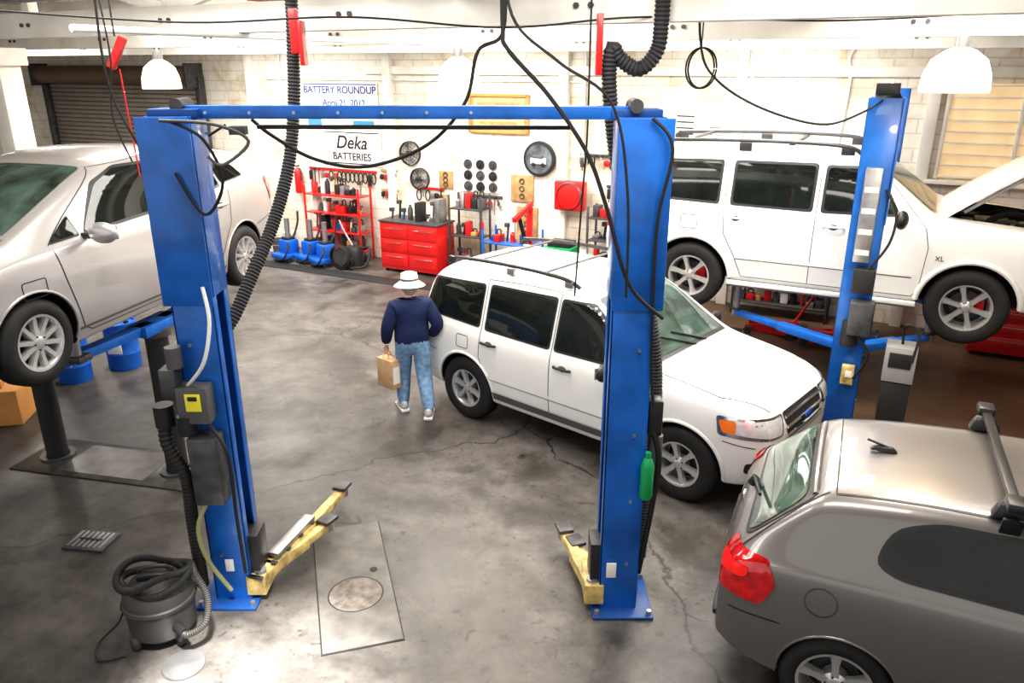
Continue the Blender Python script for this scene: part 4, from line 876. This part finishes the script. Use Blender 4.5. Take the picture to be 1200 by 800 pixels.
# ------------------------------------------------ room
def roommat(name,base,kind):
    m=bpy.data.materials.new(name);m.use_nodes=True;nt=m.node_tree;N=nt.nodes;Lk=nt.links.new;b=N['Principled BSDF']
    tc=N.new('ShaderNodeTexCoord')
    def noise(sc,det=6,rough=.6,vec=None,dist=0):
        n=N.new('ShaderNodeTexNoise');n.inputs['Scale'].default_value=sc;n.inputs['Detail'].default_value=det;n.inputs['Roughness'].default_value=rough;n.inputs['Distortion'].default_value=dist;Lk(vec or tc.outputs['Object'],n.inputs['Vector']);return n
    def ramp(src,*st):
        r=N.new('ShaderNodeValToRGB');e=r.color_ramp.elements
        while len(e)<len(st):e.new(.5)
        for q,(p,c) in zip(e,st):q.position=p;q.color=(c if len(c)==4 else list(c)+[1])
        Lk(src,r.inputs['Fac']);return r
    def mix(a,bb,f,mode='MIX'):
        x=N.new('ShaderNodeMix');x.data_type='RGBA';x.blend_type=mode
        for s,k in((a,6),(bb,7)):
            if hasattr(s,'is_linked'):Lk(s,x.inputs[k])
            else:x.inputs[k].default_value=list(s)+[1]
        if hasattr(f,'is_linked'):Lk(f,x.inputs[0])
        else:x.inputs[0].default_value=f
        return x.outputs[2]
    if kind=='floor':
        n1=noise(.55,8,.62,dist=.4);n2=noise(3.5,8,.7);n3=noise(1.3,6,.6,dist=.6);n4=noise(11,5,.65);n5=noise(5.5,4,.55,dist=1.2)
        c=ramp(n1.outputs['Fac'],(.32,(.040,.036,.033)),(.47,(.092,.085,.079)),(.64,(.145,.135,.127)))
        st=ramp(n3.outputs['Fac'],(.38,(.28,.26,.24)),(.50,(1,1,1)))
        col=mix(c.outputs[0],st.outputs[0],.65,'MULTIPLY')
        f=ramp(n2.outputs['Fac'],(.35,(.60,.60,.60)),(.65,(1.25,1.25,1.25)));col=mix(col,f.outputs[0],.85,'MULTIPLY')
        f4=ramp(n4.outputs['Fac'],(.32,(.38,.36,.34)),(.42,(1,1,1)));col=mix(col,f4.outputs[0],.7,'MULTIPLY')
        f5=ramp(n5.outputs['Fac'],(.66,(1,1,1)),(.74,(1.5,1.48,1.45)));col=mix(col,f5.outputs[0],.6,'MULTIPLY')
        f6=ramp(n5.outputs['Fac'],(.29,(.35,.33,.31)),(.36,(1,1,1)));col=mix(col,f6.outputs[0],.9,'MULTIPLY')
        sep=N.new('ShaderNodeSeparateXYZ');Lk(tc.outputs['Object'],sep.inputs[0])
        def mr(out,a,bb):
            x=N.new('ShaderNodeMapRange');x.inputs[1].default_value=a;x.inputs[2].default_value=bb;Lk(out,x.inputs[0]);return x.outputs[0]
        def mul(a,bb):
            x=N.new('ShaderNodeMath');x.operation='MULTIPLY';Lk(a,x.inputs[0]);Lk(bb,x.inputs[1]);return x.outputs[0]
        mm=mul(mr(sep.outputs[0],-3.6,-2.6),mr(sep.outputs[1],6.6,8.0))
        br=ramp(n1.outputs['Fac'],(.3,(.045,.025,.014)),(.7,(.15,.088,.05)));col=mix(col,br.outputs[0],mm)
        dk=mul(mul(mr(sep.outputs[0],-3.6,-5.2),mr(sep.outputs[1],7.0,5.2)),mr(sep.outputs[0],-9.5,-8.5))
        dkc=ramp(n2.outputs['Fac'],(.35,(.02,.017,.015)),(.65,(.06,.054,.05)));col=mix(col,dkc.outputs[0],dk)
        nv=noise(.9,5,.6);mxv=N.new('ShaderNodeMix');mxv.data_type='RGBA';mxv.inputs[0].default_value=.45;Lk(tc.outputs['Object'],mxv.inputs[6]);Lk(nv.outputs['Color'],mxv.inputs[7])
        v=N.new('ShaderNodeTexVoronoi');v.feature='DISTANCE_TO_EDGE';v.inputs['Scale'].default_value=.38;Lk(mxv.outputs[2],v.inputs['Vector'])
        cr=ramp(v.outputs['Distance'],(.0,(.10,.10,.10)),(.004,(1,1,1)));col=mix(col,cr.outputs[0],.95,'MULTIPLY')
        Lk(col,b.inputs['Base Color'])
        rr=ramp(n3.outputs['Fac'],(.3,(.33,.33,.33)),(.7,(.55,.55,.55)));Lk(rr.outputs[0],b.inputs['Roughness'])
        bp=N.new('ShaderNodeBump');bp.inputs['Strength'].default_value=.25;bp.inputs['Distance'].default_value=.01;Lk(n2.outputs['Fac'],bp.inputs['Height']);Lk(bp.outputs[0],b.inputs['Normal'])
    elif kind=='brick':
        br=N.new('ShaderNodeTexBrick');br.inputs['Scale'].default_value=1;br.inputs['Brick Width'].default_value=.42;br.inputs['Row Height'].default_value=.2;br.inputs['Mortar Size'].default_value=.012
        mp=N.new('ShaderNodeMapping');mp.inputs['Rotation'].default_value=(math.pi/2,0,0);Lk(tc.outputs['Object'],mp.inputs[0]);Lk(mp.outputs[0],br.inputs['Vector'])
        br.inputs['Color1'].default_value=(*base,1);br.inputs['Color2'].default_value=(*[x*.95 for x in base],1);br.inputs['Mortar'].default_value=(*[x*.80 for x in base],1)
        n1=noise(1.3,8,.65,dist=.5);f=ramp(n1.outputs['Fac'],(.38,(.74,.65,.50)),(.52,(1,1,1)));col=mix(br.outputs['Color'],f.outputs[0],.8,'MULTIPLY');Lk(col,b.inputs['Base Color']);b.inputs['Roughness'].default_value=.6
        bp=N.new('ShaderNodeBump');bp.inputs['Strength'].default_value=.5;bp.inputs['Distance'].default_value=.01;bp.invert=True;Lk(br.outputs['Fac'],bp.inputs['Height']);Lk(bp.outputs[0],b.inputs['Normal'])
    elif kind=='plank':
        w=N.new('ShaderNodeTexWave');w.inputs['Scale'].default_value=1.1;w.bands_direction='X';Lk(tc.outputs['Object'],w.inputs['Vector'])
        f=ramp(w.outputs['Fac'],(.0,(.35,.35,.35)),(.08,(1,1,1)));n1=noise(2,6);g=ramp(n1.outputs['Fac'],(.3,[x*.8 for x in base]),(.7,base));col=mix(g.outputs[0],f.outputs[0],1,'MULTIPLY');Lk(col,b.inputs['Base Color']);b.inputs['Roughness'].default_value=.7
    return m
FLM=roommat('floor_concrete',None,'floor');BRK=roommat('wall_painted_brick',(.82,.775,.69),'brick');PLK=roommat('ceiling_planks',(.40,.27,.16),'plank')
def slab(name,s0,s1,n0,n1,z0,z1,mat):
    b=MB();b.box(((s0+s1)/2,(n0+n1)/2,(z0+z1)/2),(s1-s0,n1-n0,z1-z0),mat,bev=0);return b.obj(name,(0,0,0),A)
slab('floor',-22,7,-6,WN+.2,-.1,0,FLM)
slab('wall_back',-22,7,WN,WN+.2,0,4.6,BRK);slab('wall_left',-22.2,-22,-6,WN+.2,0,4.95,BRK);slab('wall_right',7,7.2,-6,WN+.2,0,4.95,BRK)
# roof: flat over the front bay, falling gently to the back wall
SL=math.tan(5.3*D2R)
def cz(n):return 4.90-max(0,n-4.5)*SL
b=MB();b.box((-7.5,2.0,4.95),(29.4,5.0,.1),PLK,bev=0)
b.prism([(4.5,4.90),(WN+.2,cz(WN+.2)),(WN+.2,cz(WN+.2)+.1),(4.5,5.0)],PLK,-22.2,7.2,'x')
b.obj('ceiling',(0,0,0),A)
k=1
for n,zb in((5.0,4.06),(7.2,4.02),(9.6,3.98)):
    top=cz(n)-.18;b=MB();b.box((-7.5,n,zb),(29,.14,.22),WPAINT);b.box((-7.5,n,top-.04),(29,.12,.12),WPAINT)
    mid=(zb+top)/2;gap=top-zb-.1
    for i in range(15):
        s=-21+i*1.9;b.box((s,n,mid),(.10,.10,gap),WPAINT)
        if gap>.3:b.box((s+.95,n,mid),(1.9,.07,.09),WPAINT,(0,(13 if i%2 else -13),0),bev=.003)
        for q in(-.05,.05):b.cyl((s+q,n-.075,zb),(s+q,n-.09,zb),.02,DSTEEL,n=6)
    b.obj('ceiling_beam_%d'%k,(0,0,0),A);k+=1
b=MB()
for i in range(36):
    s=-21+i*.8;b.box((s,8.5,cz(8.5)-.085),(.07,8.0,.16),WPAINT,(-5.3,0,0));b.box((s,2.2,4.815),(.07,4.6,.16),WPAINT)
b.obj('ceiling_joists',(0,0,0),A)
b=MB()
b.cyl((-14,8.4,4.0),(4,8.4,4.0),.03,PAPERW,n=10);b.cyl((-14,10.6,3.92),(5,10.6,3.92),.035,STEEL,n=10);b.cyl((-5,3.5,3.93),(-5,9.3,3.93),.025,PAPERW,n=10)
b.cyl((-14,4.7,4.25),(5,4.7,4.25),.02,STEEL,n=8)
b.box((-4.6,5.0,4.21),(.5,.16,.06),RED);b.box((-1.3,5.0,4.21),(.45,.16,.06),RED)
b.box((-3.3,7.0,4.20),(.09,5.4,.10),WPAINT,(0,0,10));b.box((-.6,7.0,4.20),(.09,5.0,.10),WPAINT,(0,0,-14))
b.obj('ceiling_pipes',(0,0,0),A)
b=MB();b.box((0,0,1.95),(.28,.28,3.9),WPAINT,bev=.02);b.box((0,0,3.8),(.4,.4,.2),WPAINT);b.box((0,0,.1),(.36,.36,.2),WPAINT);b.obj('column',(-6.15,9.85,0),A)
k=1
for s in(-12.4,-8.95,-5.35,-2.45,.15):
    b=MB();b.box((s,WN-.06,2.03),(.16,.12,4.06),WPAINT);b.obj('trim_%d'%k,(0,0,0),A);k+=1
b=MB();b.box((-3.5,WN-.04,3.62),(12,.08,.14),WPAINT);b.box((-7.5,WN-.06,4.0),(29,.12,.14),WPAINT);b.obj('trim_%d'%k,(0,0,0),A)
b=MB()
for s in(-11.6,-5.0,-2.3):b.cyl((s,WN-.03,2.2),(s,WN-.03,4.0),.02,PAPERW,n=8);b.box((s,WN-.04,2.2),(.1,.07,.14),STEEL)
b.tube([(-.9,WN-.05,4.0),(-1.0,WN-.05,3.8),(-.95,WN-.05,3.5),(-1.0,WN-.05,2.6)],.02,PAPERW);b.cyl((-12,WN-.03,3.45),(-5,WN-.03,3.45),.018,PAPERW,n=8)
b.obj('wall_conduit',(0,0,0),A)
b=MB();ALU=M('roller_slats',(.34,.30,.265),.45,.3,.1,4)
b.box((0,-.05,1.72),(5.0,.06,3.5),M('door_shadow',(.16,.14,.12)))
for i in range(34):b.box((0,-.09,.05+i*.097),(5.0,.035,.075),ALU,bev=.012)
b.cyl((-2.6,-.24,3.5),(2.6,-.24,3.5),.2,M('roll_housing',(.22,.16,.12),.5,.3));
for x in(-2.6,2.6):b.box((x,-.12,1.75),(.14,.16,3.5),DSTEEL);b.box((x,-.25,3.5),(.06,.46,.5),DSTEEL)
b.obj('door_1',W(-16.4,WN,0),A)
b=MB();WG=M('window_warm_glass',(.75,.56,.33),.6,0,.12,3,emit=.45)
b.box((0,-.02,0),(2.6,.03,1.25),WG,bev=0)
for i in range(9):b.box((0,-.05,-.6+i*.15),(2.7,.04,.018),WPAINT,bev=.002)
for x in(-1.32,-.44,.44,1.32):b.box((x,-.05,0),(.05,.06,1.28),WPAINT)
b.box((0,-.08,-.68),(2.9,.14,.06),WPAINT);b.obj('window_1',W(1.65,WN,2.85),A)
# ------------------------------------------------ lights
LK=.50
def area(name,loc,sx,sy,pw,col=(1,1,1),rot=(0,0,A*D2R)):
    L=bpy.data.lights.new(name,'AREA');L.shape='RECTANGLE';L.size=sx;L.size_y=sy;L.energy=pw*LK;L.color=col;o=bpy.data.objects.new(name,L);SC.collection.objects.link(o);o.location=loc;o.rotation_euler=rot
for i,(s,n,p) in enumerate(((-9.5,8.4,330),(-5.5,8.4,330),(-1.5,8.4,330),(-7.5,6.1,160),(-3.5,6.1,240),(.8,6.1,240),(-11,10.8,420),(-6.5,10.8,420),(-2,10.8,400),(-4.5,3.4,220),(-.8,3.4,200),(-14.5,8.4,360))):
    area('skylight_%d'%(i+1),W(s,n,cz(n+.65)-.22),2.2,1.3,p,(1,.955,.89))  # fill lamps added under the closed ceiling, which has no openings
L=bpy.data.lights.new('skylight_sunbeam','SPOT');L.energy=8500;L.spot_size=24*D2R;L.spot_blend=.9;L.shadow_soft_size=.2;L.color=(1,.97,.92)  # added spot below the roof stands in for sun on the floor
o=bpy.data.objects.new('skylight_sunbeam',L);SC.collection.objects.link(o);o.location=(-1.0,2.2,4.6);o.rotation_euler=(Vector((-1.55,3.75,0))-Vector(o.location)).to_track_quat('-Z','Y').to_euler()
w=bpy.data.worlds.new('World');SC.world=w;w.use_nodes=True;bg=w.node_tree.nodes['Background'];bg.inputs[0].default_value=(1,.98,.95,1);bg.inputs[1].default_value=1.0
# ------------------------------------------------ camera
cd=bpy.data.cameras.new('camera');cd.sensor_width=36;cd.lens=27;cd.clip_start=.05;co=bpy.data.objects.new('camera',cd);SC.collection.objects.link(co)
co.location=(0,0,3.7);co.rotation_euler=((90-19.75)*D2R,0,0);SC.camera=co
for k_,v_ in(('view_transform','Standard'),('look','Medium High Contrast'),('exposure',0.0)):
    try:setattr(SC.view_settings,k_,v_)
    except Exception as ex:print(ex)
